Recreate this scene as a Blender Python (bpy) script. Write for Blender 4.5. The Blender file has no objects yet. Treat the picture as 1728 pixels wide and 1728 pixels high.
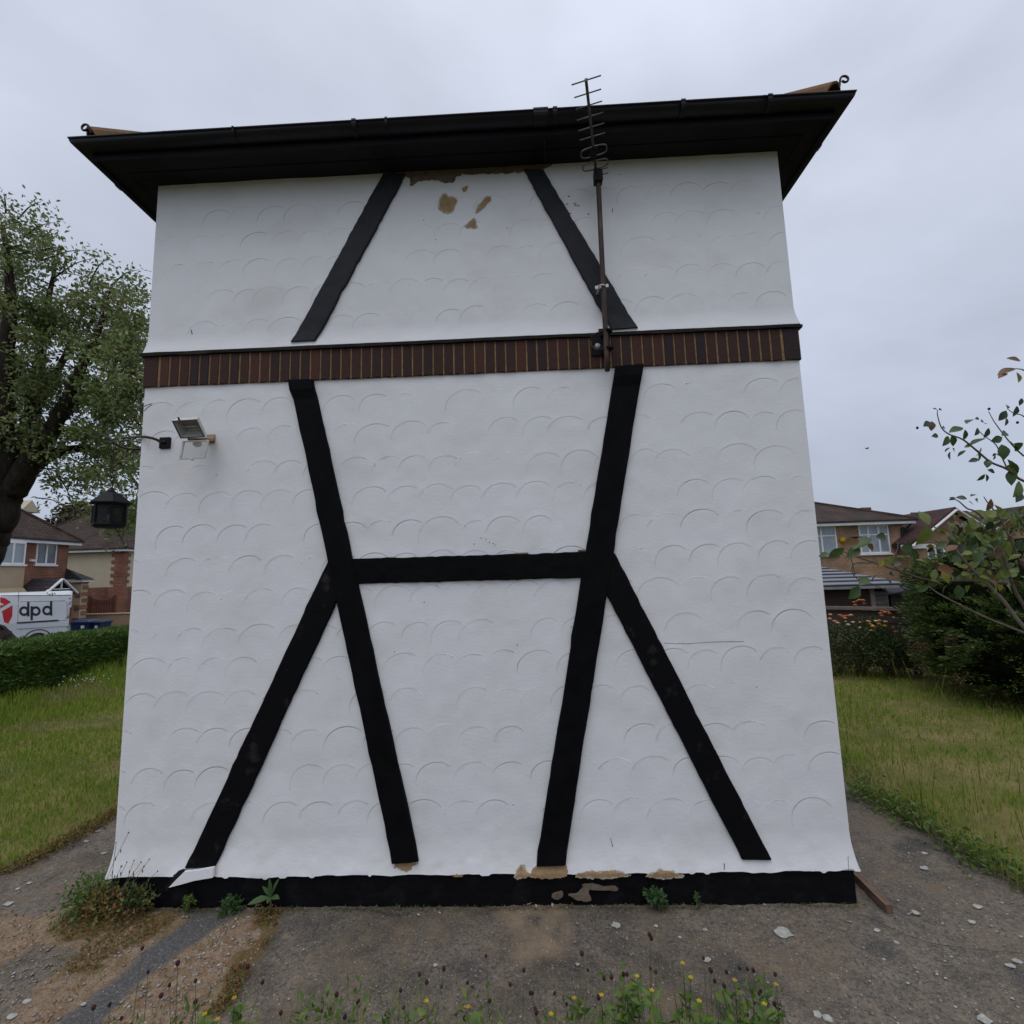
import bpy, math, random
import numpy as np
from mathutils import Vector, Matrix, Quaternion
random.seed(7)
rng = np.random.default_rng(11)
S = bpy.context.scene
COL = S.collection

# ------------------------------------------------------------------ camera
CP = np.array([2.7793, -3.3769, 2.0619]); YAW, PIT, ROL, FPX = -0.0328, 0.1243, -0.0291, 831.0
_fw = np.array([math.sin(YAW)*math.cos(PIT), math.cos(YAW)*math.cos(PIT), math.sin(PIT)])
_rt = np.array([math.cos(YAW), -math.sin(YAW), 0.0]); _up = np.cross(_rt, _fw)
RX = _rt*math.cos(ROL) + _up*math.sin(ROL); UY = -_rt*math.sin(ROL) + _up*math.cos(ROL)
cam = bpy.data.cameras.new('camera'); camo = bpy.data.objects.new('camera', cam); COL.objects.link(camo)
m = Matrix.Identity(4)
for i in range(3):
    m[i][0], m[i][1], m[i][2], m[i][3] = RX[i], UY[i], -_fw[i], CP[i]
camo.matrix_world = m
cam.sensor_width = 36; cam.lens = FPX/1728*36; cam.clip_start = 0.05; cam.clip_end = 900
S.camera = camo

# ------------------------------------------------------------------ sky, sun, exposure
SUN_EL, SUN_AZ = math.radians(70), math.radians(196)     # azimuth measured from +y, clockwise
w = bpy.data.worlds.new('World'); S.world = w; w.use_nodes = True
nt = w.node_tree; N, L = nt.nodes, nt.links
N.clear()
wo = N.new('ShaderNodeOutputWorld'); bg = N.new('ShaderNodeBackground'); bg.inputs[1].default_value = 0.1
sky = N.new('ShaderNodeTexSky'); sky.sky_type = 'NISHITA'; sky.sun_disc = False
sky.sun_elevation = SUN_EL; sky.sun_rotation = SUN_AZ
tc = N.new('ShaderNodeTexCoord')
mp = N.new('ShaderNodeMapping'); mp.inputs['Scale'].default_value = (1.0, 1.0, 2.2); mp.inputs['Location'].default_value = (3.1, 0.4, 0.2)
nz = N.new('ShaderNodeTexNoise'); nz.inputs['Scale'].default_value = 1.5; nz.inputs['Detail'].default_value = 5; nz.inputs['Roughness'].default_value = 0.5; nz.inputs['Distortion'].default_value = 0.25
sx = N.new('ShaderNodeSeparateXYZ')
rz = N.new('ShaderNodeValToRGB')                        # overcast layer: paler overhead than at the horizon
rz.color_ramp.elements[0].position = 0.0; rz.color_ramp.elements[0].color = (.375, .425, .52, 1)
rz.color_ramp.elements[1].position = 0.7; rz.color_ramp.elements[1].color = (.61, .655, .775, 1)
e_ = rz.color_ramp.elements.new(1.0); e_.color = (.78, .82, .93, 1)
rn = N.new('ShaderNodeMapRange'); rn.inputs['From Min'].default_value = .3; rn.inputs['From Max'].default_value = .7
rn.inputs['To Min'].default_value = 8.1; rn.inputs['To Max'].default_value = 12.1
mul = N.new('ShaderNodeVectorMath'); mul.operation = 'SCALE'
mx = N.new('ShaderNodeMix'); mx.data_type = 'RGBA'; mx.inputs[0].default_value = 0.93
L.new(tc.outputs['Generated'], mp.inputs[0]); L.new(mp.outputs[0], nz.inputs['Vector'])
L.new(tc.outputs['Generated'], sx.inputs[0]); L.new(sx.outputs['Z'], rz.inputs[0])
L.new(nz.outputs['Fac'], rn.inputs['Value']); L.new(rz.outputs[0], mul.inputs[0]); L.new(rn.outputs[0], mul.inputs['Scale'])
L.new(sky.outputs[0], mx.inputs[6]); L.new(mul.outputs[0], mx.inputs[7])
L.new(mx.outputs[2], bg.inputs[0]); L.new(bg.outputs[0], wo.inputs[0])
sl = bpy.data.lights.new('sun', 'SUN'); so = bpy.data.objects.new('sun', sl); COL.objects.link(so)
sl.energy = 0.85; sl.angle = math.radians(50); sl.color = (1, .965, .92)
sd = Vector((math.sin(SUN_AZ)*math.cos(SUN_EL), math.cos(SUN_AZ)*math.cos(SUN_EL), math.sin(SUN_EL)))
so.rotation_euler = sd.to_track_quat('Z', 'Y').to_euler()
S.render.engine = 'CYCLES'
S.view_settings.view_transform = 'Standard'; S.view_settings.look = 'None'
S.view_settings.exposure = 0.2; S.view_settings.gamma = 1.0; S.view_settings.use_curve_mapping = False
S.render.resolution_x = S.render.resolution_y = 1024

# ------------------------------------------------------------------ helpers
def _ray(px, py): return _fw*FPX + RX*(px-864) + UY*(864-py)
def Y(px, py, y):
    d = _ray(px, py); return CP + d*((y-CP[1])/d[1])
def G(px, py, z=0.0):
    d = _ray(px, py); return CP + d*((z-CP[2])/d[2])
def XP(px, py, x):
    d = _ray(px, py); return CP + d*((x-CP[0])/d[0])

def _hash(ix, iy, s):
    h = (ix*374761393 + iy*668265263 + s*2246822519) & 0xFFFFFFFF
    h = ((h ^ (h >> 13))*1274126177) & 0xFFFFFFFF
    return ((h ^ (h >> 16)) & 0xFFFFFF)/float(0xFFFFFF)
def vnoise(x, y, s=0):
    x = np.asarray(x, float); y = np.asarray(y, float)
    xi = np.floor(x).astype(np.int64); yi = np.floor(y).astype(np.int64)
    u = x-xi; v = y-yi; u = u*u*(3-2*u); v = v*v*(3-2*v)
    a = _hash(xi, yi, s); b = _hash(xi+1, yi, s); c = _hash(xi, yi+1, s); d = _hash(xi+1, yi+1, s)
    return (a*(1-u)+b*u)*(1-v) + (c*(1-u)+d*u)*v
def fbm(x, y, s=0, o=4):
    r = 0; a = .5; t = 0
    for k in range(o):
        r = r + a*vnoise(np.asarray(x)*2**k, np.asarray(y)*2**k, s+k*17); t += a; a *= .5
    return r/t

ROOT = {}                                                # world location of every thing's root
def props(o, label=None, cat=None, group=None, kind=None):
    if label: o['label'] = label
    if cat: o['category'] = cat
    if group: o['group'] = group
    if kind: o['kind'] = kind
    return o
def thing(name, loc, label, cat, group=None):
    o = bpy.data.objects.new(name, None); COL.objects.link(o); o.location = loc; o.empty_display_size = .1
    ROOT[o] = np.array(loc, float)
    return props(o, label, cat, group)
def link(o, parent=None):
    COL.objects.link(o)
    if parent is not None:
        o.parent = parent; ROOT[o] = ROOT[parent]
    else:
        ROOT[o] = np.zeros(3)
    return o
def tri_mesh(name, V, F, mats, parent=None, mi=None, smooth=False, kind=None, label=None):
    V = np.asarray(V, np.float64).reshape(-1, 3)
    if parent is not None: V = V - ROOT[parent]
    F = np.asarray(F, np.int32); k = F.shape[1]
    me = bpy.data.meshes.new(name)
    me.vertices.add(len(V)); me.vertices.foreach_set('co', V.astype(np.float32).ravel())
    me.loops.add(F.size); me.loops.foreach_set('vertex_index', F.ravel())
    me.polygons.add(len(F)); me.polygons.foreach_set('loop_start', np.arange(0, F.size, k, dtype=np.int32))
    me.update(calc_edges=True)
    for mt in (mats if isinstance(mats, (list, tuple)) else [mats]): me.materials.append(mt)
    if mi is not None: me.polygons.foreach_set('material_index', np.asarray(mi, np.int32))
    if smooth: me.polygons.foreach_set('use_smooth', np.ones(len(F), bool))
    me.validate()
    o = link(bpy.data.objects.new(name, me), parent)
    return props(o, label, None, None, kind)

class MB:
    """collects simple solids and links them as one mesh object"""
    def __init__(s): s.v = []; s.f = []; s.sm = []
    def add(s, vs, fs, smooth=False):
        b = len(s.v); s.v += [tuple(map(float, p)) for p in vs]
        s.f += [tuple(b+i for i in f) for f in fs]; s.sm += [smooth]*len(fs); return s
    def box(s, a, b, bev=0.0):
        (x0, y0, z0), (x1, y1, z1) = a, b
        if bev <= 0:
            return s.add([(x0,y0,z0),(x1,y0,z0),(x1,y1,z0),(x0,y1,z0),(x0,y0,z1),(x1,y0,z1),(x1,y1,z1),(x0,y1,z1)],
                         [(0,3,2,1),(4,5,6,7),(0,1,5,4),(1,2,6,5),(2,3,7,6),(3,0,4,7)])
        rings = []
        for z, i in ((z0, bev), (z0+bev, 0), (z1-bev, 0), (z1, bev)):
            rings.append([(x0+i, y0+i, z), (x1-i, y0+i, z), (x1-i, y1-i, z), (x0+i, y1-i, z)])
        return s.loft(rings)
    def loft(s, rings, cap=True, smooth=False):
        n = len(rings[0]); vs = [p for r in rings for p in r]; fs = []
        for k in range(len(rings)-1):
            for i in range(n):
                j = (i+1) % n; fs.append((k*n+i, k*n+j, (k+1)*n+j, (k+1)*n+i))
        if cap: fs += [tuple(range(n))[::-1], tuple((len(rings)-1)*n+i for i in range(n))]
        return s.add(vs, fs, smooth)
    def prism(s, poly, d):
        d = np.asarray(d, float); n = len(poly)
        return s.loft([[tuple(np.asarray(p, float)) for p in poly], [tuple(np.asarray(p, float)+d) for p in poly]])
    def tube(s, pts, r, n=8, smooth=True, cap=True):
        pts = [Vector(map(float, p)) for p in pts]; k = len(pts)
        rs = list(r) if isinstance(r, (list, tuple, np.ndarray)) else [r]*k
        rings = []; ref = None
        for i in range(k):
            t = (pts[min(i+1, k-1)]-pts[max(i-1, 0)])
            t = t.normalized() if t.length > 1e-9 else Vector((0, 0, 1))
            if ref is None:
                ref = t.orthogonal().normalized()
            else:
                ref = ref - t*ref.dot(t); ref = ref.normalized() if ref.length > 1e-6 else t.orthogonal().normalized()
            b = t.cross(ref)
            rings.append([tuple(pts[i]+(ref*math.cos(a)+b*math.sin(a))*rs[i]) for a in [2*math.pi*q/n for q in range(n)]])
        return s.loft(rings, cap, smooth)
    def bar(s, a, b, w, h, up=(0, 0, 1)):
        a, b, up = Vector(map(float, a)), Vector(map(float, b)), Vector(up); t = (b-a).normalized()
        sd_ = t.cross(up).normalized(); u = sd_.cross(t)
        def q(p): return [tuple(p+sd_*(i*w/2)+u*(j*h/2)) for i, j in ((-1,-1),(1,-1),(1,1),(-1,1))]
        return s.loft([q(a), q(b)])
    def ball(s, c, r, n=8, mrings=5, squash=1.0):
        c = np.asarray(c, float); rings = []
        for k in range(1, mrings):
            t = math.pi*k/mrings
            rings.append([tuple(c+np.array([r*math.sin(t)*math.cos(a), r*math.sin(t)*math.sin(a), r*squash*math.cos(t)])) for a in [2*math.pi*q/n for q in range(n)]])
        return s.loft(rings, True, True)
    def build(s, name, mat, parent=None, label=None, kind=None, group=None):
        r = ROOT[parent] if parent is not None else np.zeros(3)
        me = bpy.data.meshes.new(name)
        me.from_pydata([(p[0]-r[0], p[1]-r[1], p[2]-r[2]) for p in s.v], [], s.f)
        me.polygons.foreach_set('use_smooth', s.sm); me.materials.append(mat); me.update()
        o = link(bpy.data.objects.new(name, me), parent)
        return props(o, label, None, group, kind)
def curve(pts, n=5):
    """Catmull-Rom through the points"""
    P = [np.asarray(p, float) for p in pts]; P = [2*P[0]-P[1]] + P + [2*P[-1]-P[-2]]; out = []
    for i in range(1, len(P)-2):
        for k in range(n):
            t = k/n; a, b, c, d = P[i-1:i+3]
            out.append(.5*(2*b+(c-a)*t+(2*a-5*b+4*c-d)*t*t+(3*b-a-3*c+d)*t**3))
    out.append(P[-2]); return out

# ------------------------------------------------------------------ materials
def rgba(c): return (c[0], c[1], c[2], 1)
def mat(name, c, c2=None, scale=4., rough=.8, bump=.0, bscale=40., detail=6, spec=.4, metal=0., rand=None, trans=0.,
        stretch=(1, 1, 1), lo=.35, hi=.65, flecks=None, bdist=.01, back=None, coat=0.):
    """procedural surface: two colours mixed by world-space noise, optional per-piece variation, fine relief"""
    mt = bpy.data.materials.new(name); mt.use_nodes = True
    nt = mt.node_tree; N, L = nt.nodes, nt.links; p = N['Principled BSDF']; out = N['Material Output']
    p.inputs['Roughness'].default_value = rough; p.inputs['Metallic'].default_value = metal
    p.inputs['Specular IOR Level'].default_value = spec
    if coat: p.inputs['Coat Weight'].default_value = coat; p.inputs['Coat Roughness'].default_value = .1
    g = N.new('ShaderNodeNewGeometry'); mp = N.new('ShaderNodeMapping'); mp.inputs['Scale'].default_value = stretch
    L.new(g.outputs['Position'], mp.inputs[0])
    c2 = c2 or tuple(x*.75 for x in c)
    n1 = N.new('ShaderNodeTexNoise'); n1.inputs['Scale'].default_value = scale; n1.inputs['Detail'].default_value = detail; n1.inputs['Roughness'].default_value = .6
    L.new(mp.outputs[0], n1.inputs['Vector'])
    mr = N.new('ShaderNodeMapRange'); mr.inputs['From Min'].default_value = lo; mr.inputs['From Max'].default_value = hi
    L.new(n1.outputs['Fac'], mr.inputs['Value'])
    mix = N.new('ShaderNodeMix'); mix.data_type = 'RGBA'; mix.inputs[6].default_value = rgba(c); mix.inputs[7].default_value = rgba(c2)
    L.new(mr.outputs[0], mix.inputs[0]); colour = mix.outputs[2]
    if flecks:                                            # (scale, size 0..1, colour): scattered specks
        vo = N.new('ShaderNodeTexVoronoi'); vo.inputs['Scale'].default_value = flecks[0]; L.new(g.outputs['Position'], vo.inputs['Vector'])
        ls = N.new('ShaderNodeMath'); ls.operation = 'LESS_THAN'; ls.inputs[1].default_value = flecks[1]; L.new(vo.outputs['Distance'], ls.inputs[0])
        mf = N.new('ShaderNodeMix'); mf.data_type = 'RGBA'; L.new(colour, mf.inputs[6]); mf.inputs[7].default_value = rgba(flecks[2])
        L.new(ls.outputs[0], mf.inputs[0]); colour = mf.outputs[2]
    if rand:                                              # ('island'|'object', [colours]) picks a colour per loose piece / per object
        src = g.outputs['Random Per Island'] if rand[0] == 'island' else N.new('ShaderNodeObjectInfo').outputs['Random']
        cr = N.new('ShaderNodeValToRGB'); e = cr.color_ramp.elements; k = len(rand[1])
        while len(e) < k: e.new(.5)
        for i, cc in enumerate(rand[1]):
            e[i].position = i/max(1, k-1); e[i].color = rgba(cc)
        L.new(src, cr.inputs[0])
        mb = N.new('ShaderNodeMix'); mb.data_type = 'RGBA'; mb.inputs[0].default_value = rand[2] if len(rand) > 2 else 1.0
        L.new(colour, mb.inputs[6]); L.new(cr.outputs[0], mb.inputs[7]); colour = mb.outputs[2]
    L.new(colour, p.inputs['Base Color'])
    if bump:
        n2 = N.new('ShaderNodeTexNoise'); n2.inputs['Scale'].default_value = bscale; n2.inputs['Detail'].default_value = 5; L.new(mp.outputs[0], n2.inputs['Vector'])
        bp = N.new('ShaderNodeBump'); bp.inputs['Strength'].default_value = bump; bp.inputs['Distance'].default_value = bdist
        L.new(n2.outputs['Fac'], bp.inputs['Height']); L.new(bp.outputs[0], p.inputs['Normal'])
    if trans:
        tl = N.new('ShaderNodeBsdfTranslucent'); L.new(colour, tl.inputs['Color'])
        ms = N.new('ShaderNodeMixShader'); ms.inputs[0].default_value = trans
        L.new(p.outputs[0], ms.inputs[1]); L.new(tl.outputs[0], ms.inputs[2]); L.new(ms.outputs[0], out.inputs['Surface'])
    return mt
def brickmat(name, c1, c2, mortar, bw=.225, bh=.075, ms=.1, axis='yz', rough=.85, bump=.3, off=.5):
    mt = bpy.data.materials.new(name); mt.use_nodes = True
    nt = mt.node_tree; N, L = nt.nodes, nt.links; p = N['Principled BSDF']; p.inputs['Roughness'].default_value = rough; p.inputs['Specular IOR Level'].default_value = .2
    g = N.new('ShaderNodeNewGeometry'); sp = N.new('ShaderNodeSeparateXYZ'); cb = N.new('ShaderNodeCombineXYZ'); L.new(g.outputs['Position'], sp.inputs[0])
    ad = N.new('ShaderNodeMath'); L.new(sp.outputs['X'], ad.inputs[0]); L.new(sp.outputs['Y'], ad.inputs[1])
    L.new(ad.outputs[0], cb.inputs[0]); L.new(sp.outputs['Z'], cb.inputs[1])
    b = N.new('ShaderNodeTexBrick'); L.new(cb.outputs[0], b.inputs['Vector']); b.offset = off
    b.inputs['Color1'].default_value = rgba(c1); b.inputs['Color2'].default_value = rgba(c2); b.inputs['Mortar'].default_value = rgba(mortar)
    b.inputs['Scale'].default_value = 1; b.inputs['Brick Width'].default_value = bw; b.inputs['Row Height'].default_value = bh; b.inputs['Mortar Size'].default_value = bh*ms
    n1 = N.new('ShaderNodeTexNoise'); n1.inputs['Scale'].default_value = 1.3; n1.inputs['Detail'].default_value = 6; L.new(g.outputs['Position'], n1.inputs['Vector'])
    mr = N.new('ShaderNodeMapRange'); mr.inputs['From Min'].default_value = .3; mr.inputs['From Max'].default_value = .7; mr.inputs['To Min'].default_value = .7; mr.inputs['To Max'].default_value = 1.25
    L.new(n1.outputs['Fac'], mr.inputs['Value'])
    vm = N.new('ShaderNodeVectorMath'); vm.operation = 'SCALE'; L.new(b.outputs['Color'], vm.inputs[0]); L.new(mr.outputs[0], vm.inputs['Scale']); L.new(vm.outputs[0], p.inputs['Base Color'])
    bp = N.new('ShaderNodeBump'); bp.inputs['Strength'].default_value = bump; bp.inputs['Distance'].default_value = .02; bp.invert = True
    L.new(b.outputs['Fac'], bp.inputs['Height']); L.new(bp.outputs[0], p.inputs['Normal'])
    return mt
def leafmat(name, cols, trans=.25, rough=.55, spec=.35, k=1.):
    cols = [tuple(min(.3, v*k) for v in c) for c in cols]
    return mat(name, cols[0], rand=('island', cols), trans=trans, rough=rough, spec=spec, scale=.7)

M_WHITE = mat('white_masonry_paint', (.80, .795, .80), (.74, .735, .735), scale=1.6, rough=.62, bump=.22, bscale=34, bdist=.006, spec=.3, stretch=(1, 1, 1.6), lo=.3, hi=.8)
M_BLACK = mat('black_timber_paint', (.0035, .0035, .0042), (.006, .006, .007), scale=9, rough=.62, bump=.3, bscale=60, bdist=.003, spec=.06)
M_BLACKSKY = mat('sky_sheen_black_timber_paint', (.013, .014, .018), (.020, .020, .024), scale=9, rough=.6, bump=.3, bscale=60, bdist=.003, spec=.22)  # upper timbers: grazing sky reflection put into the base colour of the same black
M_BLACKW = mat('worn_black_paint', (.0035, .0035, .0042), (.040, .038, .038), scale=6, rough=.65, bump=.3, bscale=60, bdist=.003, spec=.10, lo=.60, hi=.78)
M_PLINTH = mat('black_bitumen_paint', (.0045, .0045, .006), (.016, .016, .019), scale=7, rough=.7, bump=.6, bscale=35, bdist=.012, spec=.12, lo=.5, hi=.8)
M_GROOVE = mat('shaded_trowel_groove', (.42, .41, .40), (.74, .735, .73), scale=2.0, rough=.8, spec=.1, lo=.40, hi=.62)  # shade of the groove painted into its floor colour, patchy by noise
def weather(mt, dirt, amount):                             # run-off streaks and fine grime with a shape of their own
    nt = mt.node_tree; N, L = nt.nodes, nt.links; p = N['Principled BSDF']; src = p.inputs['Base Color'].links[0].from_socket; g = N.new('ShaderNodeNewGeometry')
    for sc, st, lo, hi, k in ((1.0, (9, 9, .45), .58, .85, amount*.28), (1.7, (1, 1, 1.8), .52, .80, amount*.8), (140, (1, 1, 1), .66, .74, amount*.7)):
        mp = N.new('ShaderNodeMapping'); mp.inputs['Scale'].default_value = st; L.new(g.outputs['Position'], mp.inputs[0]); n = N.new('ShaderNodeTexNoise'); n.inputs['Scale'].default_value = sc; n.inputs['Detail'].default_value = 5; L.new(mp.outputs[0], n.inputs['Vector'])
        r = N.new('ShaderNodeMapRange'); r.inputs['From Min'].default_value = lo; r.inputs['From Max'].default_value = hi; r.inputs['To Max'].default_value = k; L.new(n.outputs['Fac'], r.inputs['Value'])
        m_ = N.new('ShaderNodeMix'); m_.data_type = 'RGBA'; L.new(r.outputs[0], m_.inputs[0]); L.new(src, m_.inputs[6]); m_.inputs[7].default_value = rgba(dirt); src = m_.outputs[2]
    L.new(src, p.inputs['Base Color'])
weather(M_WHITE, (.46, .42, .36), .34)
M_OLDPAINT = mat('old_cream_paint_layer', (.52, .46, .37), (.42, .36, .28), scale=30, rough=.9, bump=.4, bscale=120, spec=.1)
M_BARE = mat('bare_tan_render', (.42, .29, .16), (.30, .20, .11), scale=22, rough=.95, bump=.5, bscale=90, spec=.1)
M_BAREGREY = mat('bare_brown_render', (.21, .16, .12), (.13, .10, .08), scale=18, rough=.95, bump=.5, bscale=90, spec=.1)
M_CRACK = mat('crack_shadow', (.02, .018, .018), rough=.95, spec=.05)
M_BRICK = mat('dark_band_brick', (.06, .02, .016), (.03, .014, .014), scale=11, rough=.75, bump=.5, bscale=70, spec=.25,
              rand=('object', [(.068, .026, .017), (.036, .019, .015), (.056, .024, .016), (.024, .016, .018), (.048, .023, .016), (.030, .017, .015), (.082, .030, .019), (.022, .015, .015)], .85))
M_MORTAR = mat('sandy_mortar', (.30, .195, .10), (.20, .125, .065), scale=25, rough=.95, bump=.5, bscale=120, spec=.1)
M_LEDGE = mat('dark_flashing', (.016, .014, .012), (.04, .035, .022), scale=5, rough=.75, bump=.4, bscale=40, spec=.25, lo=.5, hi=.75)
M_GUTTER = mat('black_plastic_gutter', (.008, .0085, .012), (.016, .015, .017), scale=3, rough=.45, bump=.12, bscale=14, spec=.28, lo=.45, hi=.75)
M_FASCIA = mat('black_fascia_paint', (.006, .006, .009), (.016, .014, .015), scale=4, rough=.6, bump=.3, bscale=30, spec=.15, stretch=(.4, 1, 3))
M_TILE = mat('clay_hip_tile', (.20, .10, .05), (.13, .085, .04), scale=12, rough=.85, bump=.4, bscale=60, spec=.15)
M_ROOFT = mat('brown_roof_tile', (.10, .055, .04), (.07, .05, .035), scale=6, rough=.9, bump=.4, bscale=50, rand=('island', [(.11, .06, .04), (.08, .05, .04), (.13, .07, .05)], .6))
M_IRON = mat('dark_iron', (.02, .018, .018), (.05, .028, .018), scale=20, rough=.6, metal=.4, spec=.4)
M_RUST = mat('rusty_mast', (.045, .025, .018), (.13, .075, .05), scale=28, rough=.65, bump=.3, bscale=90, spec=.4, stretch=(1, 1, .25), lo=.5, hi=.7)
M_ALU = mat('weathered_aluminium', (.16, .15, .145), (.09, .085, .08), scale=30, rough=.5, metal=.6, spec=.4)
M_ALUD = mat('dark_antenna_boom', (.06, .05, .045), (.10, .085, .07), scale=30, rough=.55, metal=.4)
M_GALV = mat('pale_galvanised_clip', (.6, .6, .62), rough=.45, metal=.3, spec=.5)
M_LAMPW = mat('yellowed_white_lamp_paint', (.66, .65, .60), (.52, .50, .43), scale=22, rough=.5, bump=.1, spec=.4)
M_LAMPT = mat('tan_rusty_bracket', (.42, .33, .24), (.25, .15, .08), scale=30, rough=.7)
M_REFL = mat('dull_lamp_reflector', (.50, .50, .46), (.36, .36, .33), scale=16, rough=.45, metal=.1)
M_RIM = mat('grey_lamp_rim', (.13, .13, .125), (.08, .08, .08), scale=30, rough=.5)
M_DARK = mat('matt_black_metal', (.006, .006, .007), (.010, .010, .012), scale=20, rough=.55, spec=.15)
def glassmat(name, c, rough=.08, alpha=.5):
    mt = mat(name, c, rough=rough, spec=.6); p = mt.node_tree.nodes['Principled BSDF']; p.inputs['Alpha'].default_value = alpha; return mt
M_GLASS = glassmat('lamp_glass', (.35, .37, .36), .1, .30)
M_TINT = glassmat('smoky_lantern_glass', (.012, .012, .012), .15, .7)
M_TINT.node_tree.nodes['Principled BSDF'].inputs['Specular IOR Level'].default_value = .2
M_WOOD = mat('weathered_plank', (.20, .12, .075), (.10, .065, .045), scale=8, rough=.85, bump=.4, bscale=40, stretch=(6, 1.2, 6))
M_BARK = mat('dark_bark', (.022, .017, .013), (.05, .041, .032), scale=7, rough=.95, bump=.9, bscale=20, bdist=.03, spec=.1, stretch=(1, 1, .35))
M_TREELEAF = leafmat('grey_green_leaves', [(.038, .055, .014), (.075, .105, .028), (.110, .140, .055), (.055, .082, .018), (.15, .165, .085), (.105, .10, .03)], .3, k=2.1)
M_PURPLE = leafmat('purple_beech_leaves', [(.030, .010, .014), (.055, .020, .026), (.02, .01, .012)], .2, k=1.4)
M_HEDGE = leafmat('hedge_needles', [(.016, .034, .008), (.036, .070, .012), (.066, .105, .018), (.024, .050, .011), (.085, .13, .022)], .2, k=2.0)
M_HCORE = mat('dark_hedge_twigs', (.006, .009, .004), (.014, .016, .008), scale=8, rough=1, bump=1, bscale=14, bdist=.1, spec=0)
M_CONIF = leafmat('dark_conifer_sprays', [(.009, .017, .005), (.020, .034, .008), (.044, .062, .014), (.012, .022, .006), (.028, .042, .010)], .15, k=3.0)
M_CONLIGHT = leafmat('green_conifer_tips', [(.030, .050, .012), (.062, .090, .020), (.045, .070, .016)], .2, k=2.5)
M_CONTIP = leafmat('brown_conifer_tips', [(.09, .05, .025), (.06, .03, .018)], .15)
M_GRASS = leafmat('lawn_grass', [(.044, .082, .008), (.085, .122, .013), (.062, .112, .010), (.108, .138, .022), (.052, .092, .009)], .3, .6, .25, k=2.8)
M_STRAW = leafmat('dry_straw_grass', [(.20, .155, .065), (.14, .12, .045), (.24, .19, .09)], .25, .7, .2, k=1.7)
M_WEEDL = leafmat('weed_leaves', [(.055, .10, .018), (.085, .13, .025), (.040, .078, .018), (.12, .15, .03)], .3, k=1.6)
M_WEEDD = leafmat('dark_weed_leaves', [(.02, .05, .016), (.035, .07, .022), (.05, .09, .03)], .25, k=1.7)
M_MOSS = leafmat('ochre_moss', [(.17, .10, .045), (.12, .11, .03), (.20, .08, .045), (.09, .10, .028), (.16, .15, .05)], .2, .8, .15, k=1.3)
M_STALK = mat('weed_stalk', (.10, .11, .05), (.12, .09, .05), rough=.7)
M_BURNET = mat('dark_red_burnet_head', (.055, .010, .012), (.028, .008, .008), scale=60, rough=.8, bump=.6, bscale=200)
M_YELLOW = mat('yellow_petal', (.62, .42, .02), (.50, .28, .01), rough=.6, trans=.2)
M_STONE = mat('pale_stone', (.40, .38, .35), (.24, .22, .20), scale=15, rough=.9, rand=('island', [(.48, .46, .43), (.22, .19, .16), (.33, .29, .25), (.16, .14, .13), (.36, .26, .18)], .8))
M_LICHEN = mat('white_lichen', (.46, .455, .42), (.28, .275, .25), scale=30, rough=.95, bump=.5, bscale=120, spec=.1)
M_CONCRETE = None

# ------------------------------------------------------------------ ground, lawn base, apron
W_, H_TOP, DEP = 4.72, 5.125, 7.0
def terrain(x, y):                                        # garden is level, the land beyond lies about 0.6 m lower
    d = np.maximum(np.hypot(np.asarray(x)-2.4, np.asarray(y)-2.5) - 10.5, 0)
    return -.62*(1-np.exp(-(d/4.)**2)) - .03
gx = np.concatenate([np.linspace(-420, -45, 16), np.linspace(-40, 45, 86), np.linspace(50, 420, 16)])
gy = np.concatenate([np.linspace(-300, -24, 12), np.linspace(-20, 50, 71), np.linspace(55, 420, 16)])
def grid(xs, ys, zf):
    X, Yy = np.meshgrid(xs, ys); V = np.stack([X, Yy, zf(X, Yy)], -1).reshape(-1, 3); n = len(xs); k = len(ys)
    i = (np.arange(k-1)[:, None]*n + np.arange(n-1)[None, :]).ravel()
    return V, np.stack([i, i+1, i+1+n, i+n], 1)
M_SOIL = mat('rough_green_ground', (.05, .065, .02), (.085, .075, .035), scale=1.2, rough=1, bump=.6, bscale=20, spec=.1)
V, F = grid(gx, gy, terrain)
props(tri_mesh('ground', V, F, M_SOIL, smooth=True), kind='structure')

# garden apron of old concrete: what lies where (sand, moss, bitumen) is a mask on a fine grid
def inpoly(px, py, poly):
    r = np.zeros(px.shape, bool); n = len(poly)
    for i in range(n):
        (x1, y1), (x2, y2) = poly[i], poly[(i+1) % n]
        c = ((y1 > py) != (y2 > py)) & (px < (x2-x1)*(py-y1)/(y2-y1+1e-12)+x1); r ^= c
    return r
def gp(pts): return [tuple(G(a, b)[:2]) for a, b in pts]
SAND_A = gp([(-60, 1535), (60, 1545), (150, 1520), (285, 1535), (318, 1548), (262, 1588), (205, 1640), (140, 1690), (95, 1728), (40, 1790), (-200, 1800)])
SAND_A_HOLE = gp([(-40, 1650), (60, 1600), (125, 1596), (140, 1615), (60, 1660), (0, 1728), (-90, 1770)])
SAND_B = gp([(402, 1548), (440, 1540), (475, 1540), (450, 1590), (418, 1640), (385, 1690), (350, 1760), (300, 1820), (120, 1820), (172, 1728), (230, 1660), (300, 1610)])
BITU = gp([(320, 1546), (400, 1546), (300, 1608), (228, 1660), (170, 1728), (120, 1790), (20, 1790), (95, 1728), (140, 1692), (205, 1642), (262, 1590)])
MOSS_A = gp([(165, 1500), (290, 1520), (300, 1550), (240, 1600), (170, 1640), (90, 1650), (150, 1590), (60, 1590), (120, 1540)])
MOSS_B = gp([(430, 1535), (478, 1535), (455, 1590), (425, 1640), (390, 1700), (345, 1728), (380, 1660), (405, 1600)])
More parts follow.
